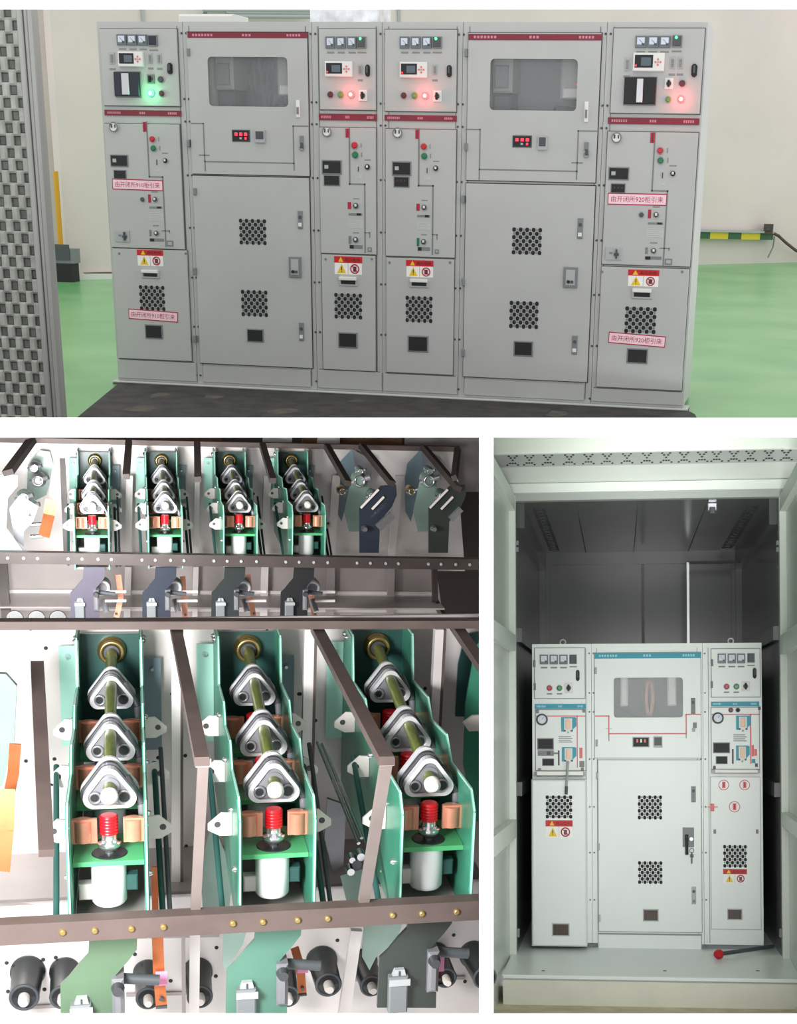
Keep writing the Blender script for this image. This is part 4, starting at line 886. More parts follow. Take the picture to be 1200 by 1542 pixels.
# floor plate, step, ground
zp = 0.03; ypf = F3.loc(960, 1471, 2, 0).y
mb = MB(); xl2 = F3.at(792, 1470, ypf).x; xr2 = F3.at(1172, 1470, ypf).x
mb.bbox(ex0-.03, ex1+.05, ypf, ybk, -.04, .0, 'cab3', .006)
for px_ in (818, 1001, 1141):
    v = F3.loc(px_, 1462, 2, 0); mb.lathe((v.x, v.y, 0), (v.x, v.y, .002), [(0, .012), (1, .01)], 'black', 8)
struct('floor_plate', mb, F3).name = 'floor'
mb = MB(); mb.box(.01, 1.49, .02, .6, 0, .03, 'mgrey'); one('plinth_frame', mb, F3, (.75, .3, 0), 'low grey frame under the three white cabinets', 'frame')
ys = ypf-.06; zs0 = F3.at(960, 1479, ys).z; zs1 = F3.at(960, 1516, ys).z
mb = MB(); mb.box(ex0-.02, ex1+.06, ys, ys+.3, zs1, zs0, 'beige'); mb.bbox(ex0-.02, ex1+.06, ypf-.03, ypf+.1, zs0, -.04, 'offwhite', .005); struct('step', mb, F3).name = 'trim_10'
mb = MB(); g0 = zs1; gx = F3.loc(734, 1530, 2, g0).x; mb.box(gx, 3, ys-.75, ys+.6, g0-.1, g0, 'concrete'); struct('ground', mb, F3)
# doors of the enclosure, swung open towards the viewer
def encdoor(side, hx_t, px_front, name, label):
    s = -1 if side == 'l' else 1
    X = ex0-.01 if side == 'l' else ex1+.012; y0 = yf; top = zy(748, yf, 773 if s < 0 else 1176); bot = F3.loc(790 if s < 0 else 1167, 1500, 1, yf).z
    root = MB(); 
    # leaf runs from the hinge forward, opening outward
    fx_, fy_ = px_front
    P0 = Vector((X, y0)); P1 = Vector((fx_, fy_)); d = (P1-P0).normalized(); n = Vector((-d.y, d.x)) * (1 if side == 'l' else -1)   # n points away from the opening
    if (n.x > 0) == (side == 'l'): n = -n
    def leaf(u0, u1, t0, t1, z0, z1, m, mb):
        a = P0+d*u0+n*t0; b = P0+d*u1+n*t0; c_ = P0+d*u1+n*t1; e = P0+d*u0+n*t1
        mb.prismz([(a.x, a.y), (b.x, b.y), (c_.x, c_.y), (e.x, e.y)], z0, z1, m)
    Ln = (P1-P0).length
    leaf(0, Ln, .03, .045, bot, top, 'enc_door', root)
    dr_ = root.build(name, frame=F3); dr_['kind'] = 'structure'; dr_['_o'] = (0, 0, 0)
    mb = MB(); leaf(0, .05, -.012, .03, bot, top, 'enc', mb); mb.build('door_stile', dr_)
    for (za, zb, m) in ((top-.1, top, 'enc'), (bot, bot+.1, 'enc')):
        mb = MB(); leaf(.05, Ln, -.01, .03, za, zb, m, mb); mb.build('door_rail', dr_)
    hp = 784 if s < 0 else 1171
    for (pa, pb) in ((957, 981), (1233, 1260)) if s < 0 else ((958, 986), (1222, 1242)):
        za, zb = F3.at(hp, pb, yf).z, F3.at(hp, pa, yf).z; mb = MB(); leaf(.05, Ln, -.012, .03, za, zb, 'enc', mb); mb.build('door_rail', dr_)
    for py in (818, 828, 1401, 1407):
        z = F3.at(hp, py, yf).z; mb = MB(); leaf(.01, .03, -.03, -.01, z-.014, z+.014, 'mgrey', mb); mb.build('door_hinge', dr_)
    return dr_
fl_ = F3.at(738, 1100, -1.9); encdoor('l', 0, (fl_.x, fl_.y), 'door_1', '')
fr_ = F3.at(1215, 1100, -1.9); encdoor('r', 0, (fr_.x, fr_.y), 'door_2', '')
# earthing rod with red knob on the floor plate
a = F3.loc(1081, 1437, 2, .03); b = F3.loc(1164, 1425, 2, .03)
er = thing('operating_rod', F3, (a.x, a.y, 0), 'dark rod with a red knob lying on the floor plate at right', 'rod')
MB().cyl(a, b, .013, 'dgrey', 10).build('rod', er); dv = (b-a).normalized(); MB().lathe(a-dv*.02, a+dv*.03, [(0, .02), (.3, .03), (.8, .03), (1, .02)], 'red', 14).build('knob', er, label='red round knob')
# hinge stub at the left jamb
q = F3.at(794, 1466, yf-.2); mb = MB(); mb.bbox(q.x-.05, q.x+.04, q.y-.04, q.y+.04, q.z-.02, q.z+.01, 'rust', .006); mb.bbox(q.x-.05, q.x-.01, q.y-.03, q.y+.03, q.z-.1, q.z-.02, 'dgrey', .004); one('gate_latch', mb, F3, q, 'rusty latch stub at the foot of the left enclosure door', 'latch')
# ------------------------------------------------------------------ PHOTOGRAPH 2: the disconnector racks
U = lambda px, py, y: F2.at(px, py, y)
UT = lambda px, py, y: F2T.at(px, py, y)
def copy_to(src, fr, loc, label):
    o = copy_tree(src); o.matrix_world = fr.M @ Matrix.Translation(Vector(loc)); o['label'] = label; return o
def make_mechanism():
    r = thing('disconnector_mechanism', F2, (0, 0, 0), 'green framed switch mechanism in the lower rack, nearest the left edge', 'switch mechanism', 'green framed switch mechanisms')
    XL, XR = -.092, .082
    MB().box(XL, XR, .0, .012, -.30, .035, 'gpo_dark').build('mounting_plate', r)
    prof = [(.01, .055), (-.14, .055), (-.17, -.075), (-.40, -.055), (-.46, -.10), (-.66, -.075), (-.73, -.125), (-.96, -.11), (-1.0, -.15), (-1.0, -.43), (-.9, -.44), (.01, -.44)]
    for X, sgn in ((XL, -1), (XR, 1)):
        mb = MB(); mb.prismx(prof, X-.005, X+.005, 'gpo_green')
        n = len(prof)                                           # pale cut edge of the plate
        for k in range(9):
            a, b = prof[k], prof[k+1]; mb.bar((X, a[0]-.001, a[1]), (X, b[0]-.001, b[1]), .0125, .004, 'gpo_light', up=(1, 0, 0.01))
        p_ = mb.build('side_plate', r, label='green insulating side plate with pale edges')
        for (yy, zz) in ((-.02, .03), (-.06, .03), (-.3, -.12), (-.55, -.16), (-.8, -.2), (-.93, -.3)):
            MB().lathe((X, yy, zz), (X+sgn*.014, yy, zz), [(0, .008), (.6, .008), (1, .004)], 'chrome', 8).build('bolt', p_)
    for X0, X1, z0, z1, m in ((XL-.055, XL-.006, -.30, 0., 'gpo_light'), (XR+.006, XR+.055, -.32, -.04, 'gpo_blue')):
        o = MB().box(X0, X1, .0, .008, z0, z1, m).build('rear_flange', r)
        MB().lathe(((X0+X1)/2, 0, z1-.03), ((X0+X1)/2, -.02, z1-.03), [(0, .009), (1, .005)], 'chrome', 8).build('bolt', o)
    # bearing and shaft
    mb = MB(); c = Vector((0, -.002, -.012))
    mb.lathe(c, c+Vector((0, -.03, 0)), [(0, .04), (.5, .04), (.7, .034), (1, .034)], 'brass', 26); mb.ring(c+Vector((0, -.031, 0)), .03, .006, 'brass', 26, 8); mb.lathe(c+Vector((0, -.03, 0)), c+Vector((0, -.036, 0)), [(0, .024), (1, .022)], 'cast_dark', 20); mb.build('shaft_bearing', r, label='round brass bearing at the back')
    e = Vector((0, -.885, -.118)); MB().lathe(c+Vector((0, -.03, 0)), e, [(0, .0155), (1, .0155)], 'olive', 20).build('drive_shaft', r, label='olive green round shaft')
    dv = (e-c).normalized(); MB().lathe(e-dv*.002, e+dv*.02, [(0, .02), (.7, .02), (1, .012)], 'lug', 16).build('shaft_end', r, label='pale round shaft end')
    # three rocker plates on the shaft
    for k, (yy, R_) in enumerate(((-.25, .056), (-.55, .059), (-.84, .06))):
        t = (yy-c.y)/(e.y-c.y); zs = c.z+(e.z-c.z)*t; z = zs-(.03, .034, .014)[k]
        def tri(R1, n=8):
            o = []
            for j, a in enumerate((90, 200, 340)):
                rr = R1*.42; cc = (R1*.62*math.cos(math.radians(a))*1.05, R1*.62*math.sin(math.radians(a)))
                for i in range(n):
                    b = math.radians(a-60+120*i/(n-1)); o.append((cc[0]+rr*math.cos(b), cc[1]+rr*math.sin(b)+z))
            return o
        q = MB(); q.prism(tri(R_), yy-.012, yy+.012, 'cast_rim', tri(R_*.8)); q.prism(tri(R_*.76), yy-.004, yy+.012, 'cast'); q.prism(tri(R_*1.1), yy+.016, yy+.03, 'cast_dark'); q.prism(tri(R_*1.12), yy+.05, yy+.062, 'cast_rim', tri(R_*.95))
        q.lathe((0, yy-.008, zs), (0, yy+.03, zs), [(0, .024), (1, .024)], 'cast', 18)
        for a, s_ in ((200, .013), (340, .016)):
            cx, cz = R_*.6*math.cos(math.radians(a)), R_*.6*math.sin(math.radians(a))+z
            q.ring((cx, yy-.006, cz), s_, .004, 'cast', 14, 6); q.lathe((cx, yy-.0045, cz), (cx, yy-.006, cz), [(0, s_), (1, s_)], 'bush', 14)
        q.cyl((R_*.62, yy+.02, z+.03), (R_*1.2, yy+.01, z-.035), .011, 'cast_dark', 10); q.cyl((R_*1.2, yy+.01, z-.035), (R_*1.25, yy+.01, z-.075), .009, 'cast', 10)
        q.build('rocker_plate', r, label='cast grey rounded triangular rocker plate')
    # copper straps, front red insulators, support plate and white cylinder
    for k, yy in enumerate((-.28, -.58, -.88)):
        zz = -.221 - .022*k; z = zz+.062
        for X0, X1, Xc in ((XL+.005, -.03, XL+.03), (.03, XR-.005, XR-.03)):
            mb = MB(); mb.box(X0, X1, yy-.006, yy+.006, z-.034, z+.026, 'copper'); mb.lathe((Xc, yy+.004, z-.03), (Xc, yy+.004, z+.022), [(0, .022), (1, .022)], 'copper', 18)
            mb.build('copper_strap', r, label='wide copper strap beside the red insulator')
        q = MB(); pr = [(0, .019)]
        for i in range(6): pr += [((i+.2)/6, .0215), ((i+.6)/6, .0215), ((i+.85)/6, .018)]
        pr.append((1, .018)); q.lathe((-.003, yy, zz+.05), (-.003, yy, zz+.096), pr, 'red_ins', 22); q.build('red_insulator', r, label='bright red ribbed insulator')
        q = MB(); q.lathe((-.003, yy, zz), (-.003, yy, zz+.05), [(0, .012), (.25, .012), (.3, .026), (.6, .028), (.65, .018), (1, .018)], 'chrome', 18)
        for a in range(4): q.lathe((-.003+.02*math.cos(a*1.57+.8), yy+.02*math.sin(a*1.57+.8), zz+.028), (-.003+.02*math.cos(a*1.57+.8), yy+.02*math.sin(a*1.57+.8), zz+.038), [(0, .005), (1, .004)], 'silver', 8)
        q.build('clamp_collar', r)
        q = MB(); q.box(XL+.006, XR-.006, yy-.05, yy+.12, zz-.012, zz, 'gpo_bright'); q.lathe((-.003, yy, zz), (-.003, yy, zz+.002), [(0, .042), (1, .04)], 'bush', 24); q.build('support_plate', r, label='bright green support plate with a dark round hole')
        q = MB(); q.lathe((-.006, yy+.0, zz-.125), (-.006, yy+.0, zz-.013), [(0, .036), (.06, .041), (.95, .041), (1, .04)], 'white_cyl', 28); q.build('white_cylinder', r, label='smooth white insulating cylinder')
    MB().box(XL+.006, XR-.006, -.95, .0, -.44, -.43, 'steel2d').build('bottom_plate', r)
    # lugs that stand out at the sides
    for yy in (-.25, -.52, -.80):
        for s_, X in ((-1, XL-.006), (1, XR+.006)):
            zc_ = {-.25: -.165, -.52: -.2, -.80: -.235}[yy]; w_ = .058
            pts = [(X, zc_-.03), (X, zc_+.028), (X+s_*w_*.45, zc_+.03), (X+s_*w_, zc_+.002), (X+s_*w_, zc_-.014), (X+s_*w_*.5, zc_-.03)]
            if s_ > 0: pts = pts[::-1]
            hole = None; q = MB(); q.prism(pts, yy-.006, yy, 'lug'); q.lathe((X+s_*w_*.6, yy-.0062, zc_+.0), (X+s_*w_*.6, yy-.0075, zc_), [(0, .008), (1, .007)], 'cast_dark', 12)
            q.build('lug', r, label='pale lug with a hole')
    # slanting pull rods and small brackets
    for (X, za, zb, rr) in ((-.128, -.18, -.42, .0075), (.118, -.18, -.43, .0075), (.135, -.14, -.43, .006)):
        MB().cyl((X-.01, -.5, za), (X, -.93, zb), rr, 'cast_dark' if rr < .007 else 'gpo_dark', 10).build('pull_rod', r)
    for X, yy, zz in ((.045, -.99, -.32), (-.06, -.99, -.34)):
        MB().bbox(X-.016, X+.016, yy+.1, yy+.13, zz-.04, zz+.0, 'lug' if X < 0 else 'gpo_dark', .003).build('foot_bracket', r)
    return r
u0 = make_mechanism()
P2P = .386
def parts_named(o, n): return [c for c in o.children if c.name.split('.')[0] == n]
copy_to(u0, F2, (P2P, 0, 0), 'green framed switch mechanism in the middle of the lower rack')
u3 = copy_to(u0, F2, (P2P*2-.005, 0, 0), 'green framed switch mechanism in the lower rack, furthest right')
for c in list(u3.children):
    if c.name.split('.')[0] in ('lug', 'rear_flange', 'pull_rod'):
        xs = [v.co.x for v in c.data.vertices]
        if min(xs) > .05:
            for d in list(c.children): bpy.data.objects.remove(d)
            bpy.data.objects.remove(c)
TL = ['first from the left', 'second from the left', 'third from the left', 'fourth from the left']
for k, w_ in enumerate(TL):
    q = UT((143, 243, 345, 438)[k], 690, 0); copy_to(u0, F2T, (q.x, 0, q.z), 'small green framed mechanism in the upper rack, ' + w_)
# partial fourth mechanism at the right edge
a = U(706, 960, -.02); er = thing('side_plate', F2, a, 'green side plate with a pale lug cut off by the right edge', 'plate')
Z = lambda py, y, px=715: U(px, py, y).z
MB().prism([(U(690, 1000, 0).x, Z(1000, 0)), (U(700, 960, 0).x, Z(955, 0)), (U(731, 955, 0).x, Z(950, 0)), (U(731, 1080, 0).x, Z(1080, 0)), (U(686, 1070, 0).x, Z(1078, 0))], -.0, .01, 'gpo_dark').build('rear_flange', er)
MB().prism([(U(701, 1060, -.2).x, Z(1060, -.2)), (U(716, 975, -.2).x, Z(975, -.2)), (U(731, 960, -.2).x, Z(960, -.2)), (U(731, 1250, -.2).x, Z(1250, -.2)), (U(712, 1230, -.2).x, Z(1230, -.2)), (U(698, 1150, -.2).x, Z(1150, -.2))], -.2, -.19, 'gpo_green').build('plate', er)
MB().prism([(U(697, 1088, -.3).x, Z(1088, -.3)), (U(712, 1078, -.3).x, Z(1078, -.3)), (U(731, 1077, -.3).x, Z(1077, -.3)), (U(731, 1101, -.3).x, Z(1101, -.3)), (U(706, 1101, -.3).x, Z(1101, -.3))], -.3, -.29, 'lug').build('lug', er)
# ---- lower rack
rk = thing('equipment_rack', F2, U(360, 1400, -1.05), 'lower steel equipment rack with brown crossbeams and pale back panel', 'rack')
mb = MB(); a = U(-60, 940, .04); b = U(732, 1345, .04); mb.box(a.x-.2, U(731, 1150, .04).x, .04, .05, b.z-.1, U(300, 930, .04).z, 'steel2'); mb.build('back_panel', rk)
def dots(lst, y, parent, m='seam_dark', r=.006, fr=U):
    for (px, py) in lst:
        q = fr(px, py, y); MB().lathe((q.x, q.y, q.z), (q.x, q.y-.004, q.z), [(0, r), (1, r*.7)], m, 8).build('screw', parent)
dots([(46, 947), (69, 976), (88, 1095), (82, 1143), (39, 1146), (71, 1336), (78, 1181), (259, 1045), (279, 1138), (272, 1173), (270, 1256), (280, 1274), (279, 1324), (238, 1141), (450, 1045), (475, 1085), (466, 1131), (640, 1037), (402, 950), (560, 950), (452, 1045), (500, 1100), (466, 1182)], .04, rk)
for L_, R_, tl, m in ((258, 273, 0, 'steel2d'), (458, 474, -6, 'steel2d'), (654, 668, -14, 'steel2d')):
    y = -.2; a = U((L_+R_)/2, 946, y); b = U((L_+R_)/2+tl*1.6, 1372, y); w_ = U(R_, 946, y).x-U(L_, 946, y).x
    MB().bar(a, b, w_, .03, 'steel2', up=(0, 1, 0)).build('divider_post', rk); MB().bar(a+Vector((w_*.55, 0, 0)), b+Vector((w_*.55, 0, 0)), .008, .034, 'beam', up=(0, 1, 0)).build('divider_edge', rk)
# sloping brown members and their front posts
for (x0, y0, x1, y1, ya, yb_, w_) in ((264, 944, 304, 1147, -.2, -1.3, .03), (475, 944, 582, 1146, -.2, -1.3, .032), (56, 1000, 70, 1285, -.25, -1.05, .034), (684, 940, 728, 1005, -.2, -.55, .032)):
    MB().bar(U(x0, y0, ya), U(x1, y1, yb_), w_, .02, 'beam', up=(0, .5, 1)).build('sloping_member', rk)
for (x0, y0, x1, y1, w_) in ((306, 1148, 294, 1375, .022), (582, 1146, 545, 1372, .024)):
    MB().bar(U(x0, y0, -1.28), U(x1, y1, -1.05), w_, .02, 'post_d', up=(0, 1, 0)).build('front_post', rk); q = U(x0, y0, -1.29); MB().box(q.x-.016, q.x+.016, q.y-.008, q.y+.02, q.z-.008, q.z+.01, 'steel2d').build('corner_bracket', rk)
def beam(parent, fr, ax, ay, bx, by, y, hpx, m='beam', name='crossbeam', bolts_=(), bm='brass', t=.04, br=.008):
    a, b = fr(ax, ay, y), fr(bx, by, y); h = abs(fr(300, 1000, y).z - fr(300, 1000+hpx, y).z)
    o = MB().bar(a, b, t, h, m, up=(0, 0, 1)).build(name, parent)
    for px in bolts_:
        k = (px-ax)/(bx-ax); q = fr(px, ay+(by-ay)*k, y); MB().lathe((q.x, q.y-t/2, q.z), (q.x, q.y-t/2-.006, q.z), [(0, br), (.6, br), (1, br*.6)], bm, 8).build('bolt', o)
    return o
beam(rk, U, -60, 1406, 731, 1365, -1.08, 33, bolts_=(95, 143, 198, 246, 350, 395, 447, 492, 589, 633, 685))
beam(rk, U, -60, 940, 731, 938, -.27, 12)
# lower panel with ledge
yl = -.3
mb = MB(); zt = U(300, 1345, yl).z; mb.box(U(-80, 1345, yl).x, U(731, 1450, yl).x, yl, yl+.02, U(300, 1700, yl).z, zt, 'steel2'); mb.box(U(-80, 1345, yl).x, U(728, 1345, yl).x, yl, .04, zt-.01, zt, 'steel2d'); mb.build('lower_panel', rk)
for (xa, xb, py) in ((40, 90, 1517), (190, 300, 1498), (410, 445, 1490), (520, 700, 1475), (180, 330, 1411), (455, 550, 1396)):
    MB().bar(U(xa, py, yl-.004), U(xb, py-3, yl-.004), .006, .01, 'steel2d').build('panel_seam', rk)
dots([(84, 1442), (65, 1445), (10, 1450), (12, 1493), (67, 1490), (88, 1490), (203, 1437), (257, 1477), (326, 1427), (325, 1470), (508, 1416), (683, 1408), (700, 1478), (415, 1500)], yl, rk)
for L_, R_, x1, w_ in ((286, 301, 292, 15), (528, 545, 515, 16)):
    a = U((L_+R_)/2, 1400, -.7); b = U(x1, 1545, -.7); MB().bar(a, b, U(R_, 1450, -.7).x-U(L_, 1450, -.7).x, .02, 'steel2', up=(0, 1, 0)).build('lower_post', rk)
MB().bar(U(276, 1400, -.5), U(277, 1545, -.5), .01, .02, 'steel2d', up=(0, 1, 0)).build('lower_post', rk)
# ---- bushings through the lower panel
labs = {42: 'large, left of the pale green curved plate', 98: 'half hidden behind the pale green curved plate', 222: 'behind the hanging copper bar of the left bay', 297: 'behind the pale post between left and middle bays', 425: 'hanging just right of the teal curved plate', 484: 'between the teal plate and the second pale post', 547: 'behind the pale post right of the middle bay', 655: 'behind the short pink tagged bar', 712: 'cut off by the right edge'}
for k, (px, py, s_) in enumerate(((42, 1462, 1), (98, 1462, .9), (222, 1464, .85), (297, 1462, .9), (425, 1462, .85), (484, 1445, .95), (547, 1447, .85), (655, 1436, .8), (712, 1436, .9))):
    a = U(px, py, yl); b = Vector((a.x, yl-.16, a.z+.004)); r_ = .043*s_
    t = thing('cable_bushing', F2, a, 'black cable bushing, ' + labs[px], 'bushing', 'black bushings below the lower rack')
    q = MB(); q.lathe(a, b, [(0, r_*1.12), (.08, r_*1.12), (.12, r_), (.9, r_*.92), (1, r_*.9)], 'bush', 26); q.ring(b, r_*.82, r_*.12, 'dgrey', 26, 6); q.lathe(b+Vector((0, .002, 0)), b+Vector((0, .0, 0)), [(0, r_*.7), (1, r_*.7)], 'black', 20); q.build('bushing_body', t)
    q = MB(); q.lathe(b, b+Vector((0, -.035, 0)), [(0, r_*.36), (.7, r_*.36), (1, r_*.26)], 'lug', 16); q.build('contact_pin', t, label='pale contact pin')
# ---- curved plates below the beams
CP = [(135, 1400), (207, 1396), (206, 1428), (194, 1444), (180, 1460), (170, 1472), (168, 1486), (178, 1500), (187, 1520), (189, 1560), (92, 1560), (91, 1482), (104, 1470), (120, 1450), (133, 1436)]
def curved(fr, conv, y, label, m, group, org):
    o = thing('curved_plate', F2, org, label, 'mechanism plate', group)
    P_ = [U(a, b, y) for a, b in CP]; cx = org
    q = MB(); q.prism([(v.x, v.z) for v in P_], y-.006, y+.006, m); q.build('plate', o)
    a, b = U(106, 1507, y), U(139, 1560, y); q = MB(); q.bbox(a.x, b.x, y-.03, y-.006, b.z, a.z, 'mgrey', .004)
    c0, c1_ = U(106, 1519, y), U(140, 1507, y); q.box(c0.x, c1_.x, y-.034, y-.03, c0.z, c1_.z, 'lgrey'); d0, d1 = U(112, 1507, y), U(134, 1496, y)
    q.prism([(d0.x, d0.z), (d1.x, d0.z), (d1.x-.004, d1.z), (d0.x+.006, d1.z)], y-.02, y-.006, 'lgrey'); q.box((d0.x+d1.x)/2-.002, (d0.x+d1.x)/2+.002, y-.022, y-.02, d0.z+.002, d1.z-.003, 'dgrey'); q.build('position_indicator', o)
    a, b = U(168, 1468, y), U(188, 1530, y); q = MB(); q.bbox(a.x, b.x, y-.03, y+.05, b.z, a.z, 'cast', .01); q.lathe(((a.x+b.x)/2, y-.03, a.z-.02), ((a.x+b.x)/2, y-.05, a.z-.02), [(0, .016), (1, .012)], 'cast_dark', 14); q.build('roller_arm', o)
    a, b = U(180, 1473, y+.02), U(240, 1476, y+.02); q = MB(); q.cyl(a, b, .013, 'dgrey', 14); q.build('cross_rod', o)
    return o
yc = -.98; org = U(140, 1450, yc)
cpl = curved(F2, U, yc, 'pale green curved plate hanging below the front beam, left bay', 'sage', 'curved mechanism plates', org)
def copy_mat(src, fr, loc, label, m):
    o = copy_to(src, fr, loc, label)
    for c in o.children:
        if c.name.startswith('plate'):
            me = c.data.copy(); me.materials.clear(); me.materials.append(MATS[m]); c.data = me
    return o
copy_mat(cpl, F2, U(389, 1428, yc), 'dark teal curved plate hanging below the front beam, middle bay', 'teal_pl')
c3_ = copy_mat(cpl, F2, U(618, 1410, yc), 'charcoal curved plate hanging below the front beam, right bay', 'charcoal')
for k, (px, m, l) in enumerate(((128, 'purple_grey', 'purple grey curved plate in the upper rack, under the leftmost mechanism'), (236, 'navyplate', 'dark slate curved plate in the upper rack, second from the left'), (340, 'bush', 'black curved plate in the upper rack, third from the left'), (444, 'black', 'black curved plate in the upper rack, rightmost of its row'))):
    q = UT(px, 878, -1.0); o = copy_mat(cpl, F2T, q, l, m); o['_o'] = tuple(q)
    c = UT(px+26, 884, -.9); d_ = MB(); d_.lathe(c+Vector((0, .06, 0)), c+Vector((0, -.02, 0)), [(0, .045), (.8, .045), (1, .035)], 'cast', 18); d_.ring(c+Vector((0, -.02, 0)), .034, .009, 'cast_rim', 18, 6); d_.cyl(c+Vector((0, 0, -.07)), c+Vector((.02, -.04, -.13)), .016, 'cast', 10); d_.build('crank_disc', o, label='grey cast crank disc')
    d_ = MB(); e_ = UT(px+30, 905, -.92); [d_.cyl(e_+Vector((0, 0, k_)), e_+Vector((.11, 0, k_)), .008, 'lug', 8) for k_ in (0, .05)]; d_.build('tie_rod', o)
# ---- copper bars
def cbar(fr, conv, pts, y, w_, label, tagc=None, m='copper_b', bolt=True):
    P_ = [conv(a, b, y+dy) for a, b, dy in pts]; t = thing('copper_bar', fr, P_[-1], label, 'copper bar', 'hanging copper bars')
    q = MB()
    for a, b in zip(P_[:-1], P_[1:]): q.bar(a, b, w_, .008, m, up=(0, 1, 0))
    q.build('bar', t)
    if tagc:
        a, b = conv(*tagc[0], y-.012), conv(*tagc[1], y-.012); q = MB(); q.box(a.x, b.x, a.y-.003, a.y, b.z, a.z, 'pink_tag'); q.build('pink_tag', t, label='pink film tag')
    if bolt:
        b = P_[-1]; q = MB(); q.lathe((b.x, b.y-.006, b.z+w_*.8), (b.x, b.y-.014, b.z+w_*.8), [(0, w_*.22), (1, w_*.2)], 'cast_dark', 10); q.box(b.x-w_*.5, b.x+w_*.5, b.y-.01, b.y+.01, b.z-w_*.2, b.z, 'dgrey'); q.build('end_fitting', t)
    return t
cbar(F2, U, [(237, 1403, 0), (239, 1465, 0), (243, 1513, -.02)], -.9, .027, 'orange copper bar with pink tag hanging in the left bay', ((234, 1463), (252, 1483)))
cbar(F2, U, [(444, 1428, .06), (452, 1455, 0), (455, 1495, -.02)], -.9, .021, 'short copper bar with pink tag, middle bay', ((448, 1446), (464, 1464)))
cbar(F2, U, [(664, 1430, .05), (657, 1450, 0), (660, 1480, -.02)], -.9, .02, 'short dark red bar with pink tag, right bay', ((652, 1438), (668, 1462)), 'darkred')
cbar(F2, U, [(23, 1120, 0), (20, 1165, 0), (15, 1190, -.03)], -.6, .028, 'upper bright copper strip at the left edge', None, 'copper_b', False)
cbar(F2, U, [(10, 1188, 0), (8, 1250, -.02), (2, 1312, -.04)], -.7, .04, 'wide copper strip at the left edge below the short one', None, 'copper_b', False)
cbar(F2, U, [(233, 1305, 0), (234, 1385, 0)], -.75, .016, 'thin copper bar beside the left mechanism above the front beam', None, 'copper_b', False)
TLb = [((178, 865), (182, 900), (175, 930)), ((275, 868), (277, 900), (279, 932)), ((373, 865), (377, 900), (382, 930)), ((466, 885), (470, 905), (474, 930))]
for (a, b, c), l in zip(TLb, ('beside the purple grey plate', 'beside the slate plate', 'beside the third plate', 'beside the black rightmost plate')):
    cbar(F2T, UT, [(*a, 0), (*b, 0), (*c, -.02)], -.8, .03, 'small copper bar in the upper rack ' + l, None, 'copper', True)
# translucent cover at left edge
q = MB(); q.prism([(v.x, v.z) for v in (U(-30, 1010, -.5), U(10, 1012, -.5), U(26, 1030, -.5), U(22, 1115, -.5), U(4, 1180, -.5), U(-30, 1180, -.5))], -.52, -.5, 'mistgreen'); one('insulating_cover', q, F2, U(0, 1100, -.5), 'milky green insulating cover at the left edge above the copper strips', 'cover')
for (pts, y, l) in ((((500, 1060), (520, 1075), (528, 1170), (520, 1255), (494, 1240), (486, 1160)), -.15, 'grey lever plate behind the right mechanism'), (((345, 1265), (400, 1255), (408, 1370), (345, 1372)), -.6, None), (((515, 1315), (545, 1310), (542, 1368), (520, 1368)), -.6, None), (((455, 1398), (500, 1396), (470, 1440), (450, 1455)), -.45, None), (((555, 1395), (600, 1395), (600, 1415), (575, 1440), (560, 1455), (548, 1420)), -.6, None)):
    if l: continue
lab4 = iter(['misty grey insulating sheet left of the middle mechanism', 'misty insulating sheet beside the foot of the right front post', 'pale sheet corner beside the teal curved plate', 'pale green sheet beside the charcoal curved plate'])
for pts, y in ((((316, 1250), (330, 1262), (350, 1310), (345, 1370), (305, 1372), (303, 1300)), -.5), (((512, 1318), (545, 1308), (542, 1366), (524, 1366)), -.7), (((336, 1398), (372, 1398), (366, 1420), (340, 1460), (335, 1450)), -.7), (((548, 1390), (606, 1388), (598, 1412), (566, 1440), (556, 1460), (545, 1440)), -.7)):
    P_ = [U(a, b, y) for a, b in pts]; q = MB(); q.prism([(v.x, v.z) for v in P_], y-.004, y+.004, 'mistgreen'); one('insulating_sheet', q, F2, P_[-1], next(lab4), 'sheet')
# toggle linkage and chains left of the right mechanism
t = thing('linkage', F2, U(520, 1290, -.7), 'chrome toggle linkage and long rods left of the right mechanism', 'linkage')
for (a, b, c, d, ya, yb2, r_) in ((485, 1120, 545, 1262, -.4, -.75, .005), (478, 1118, 540, 1270, -.4, -.75, .005), (575, 1310, 605, 1372, -.75, -.8, .006)):
    MB().cyl(U(a, b, ya), U(c, d, yb2), r_, 'chrome', 8).build('rod', t)
q = MB(); c = U(535, 1295, -.76)
for dx, dz, r_ in ((0, 0, .016), (-.015, -.02, .012), (.01, .02, .013), (-.012, .012, .01)): q.lathe((c.x+dx, c.y, c.z+dz), (c.x+dx, c.y-.03, c.z+dz), [(0, r_), (1, r_*.8)], 'chrome' if dx else 'cast_dark', 12)
q.build('toggle', t)
q = MB(); P_ = [U(a, b, -.2) for a, b in ((492, 1200), (520, 1210), (516, 1300), (500, 1310), (488, 1260))]; q.prism([(v.x, v.z) for v in P_], -.215, -.2, 'cast'); q.build('arm', t)
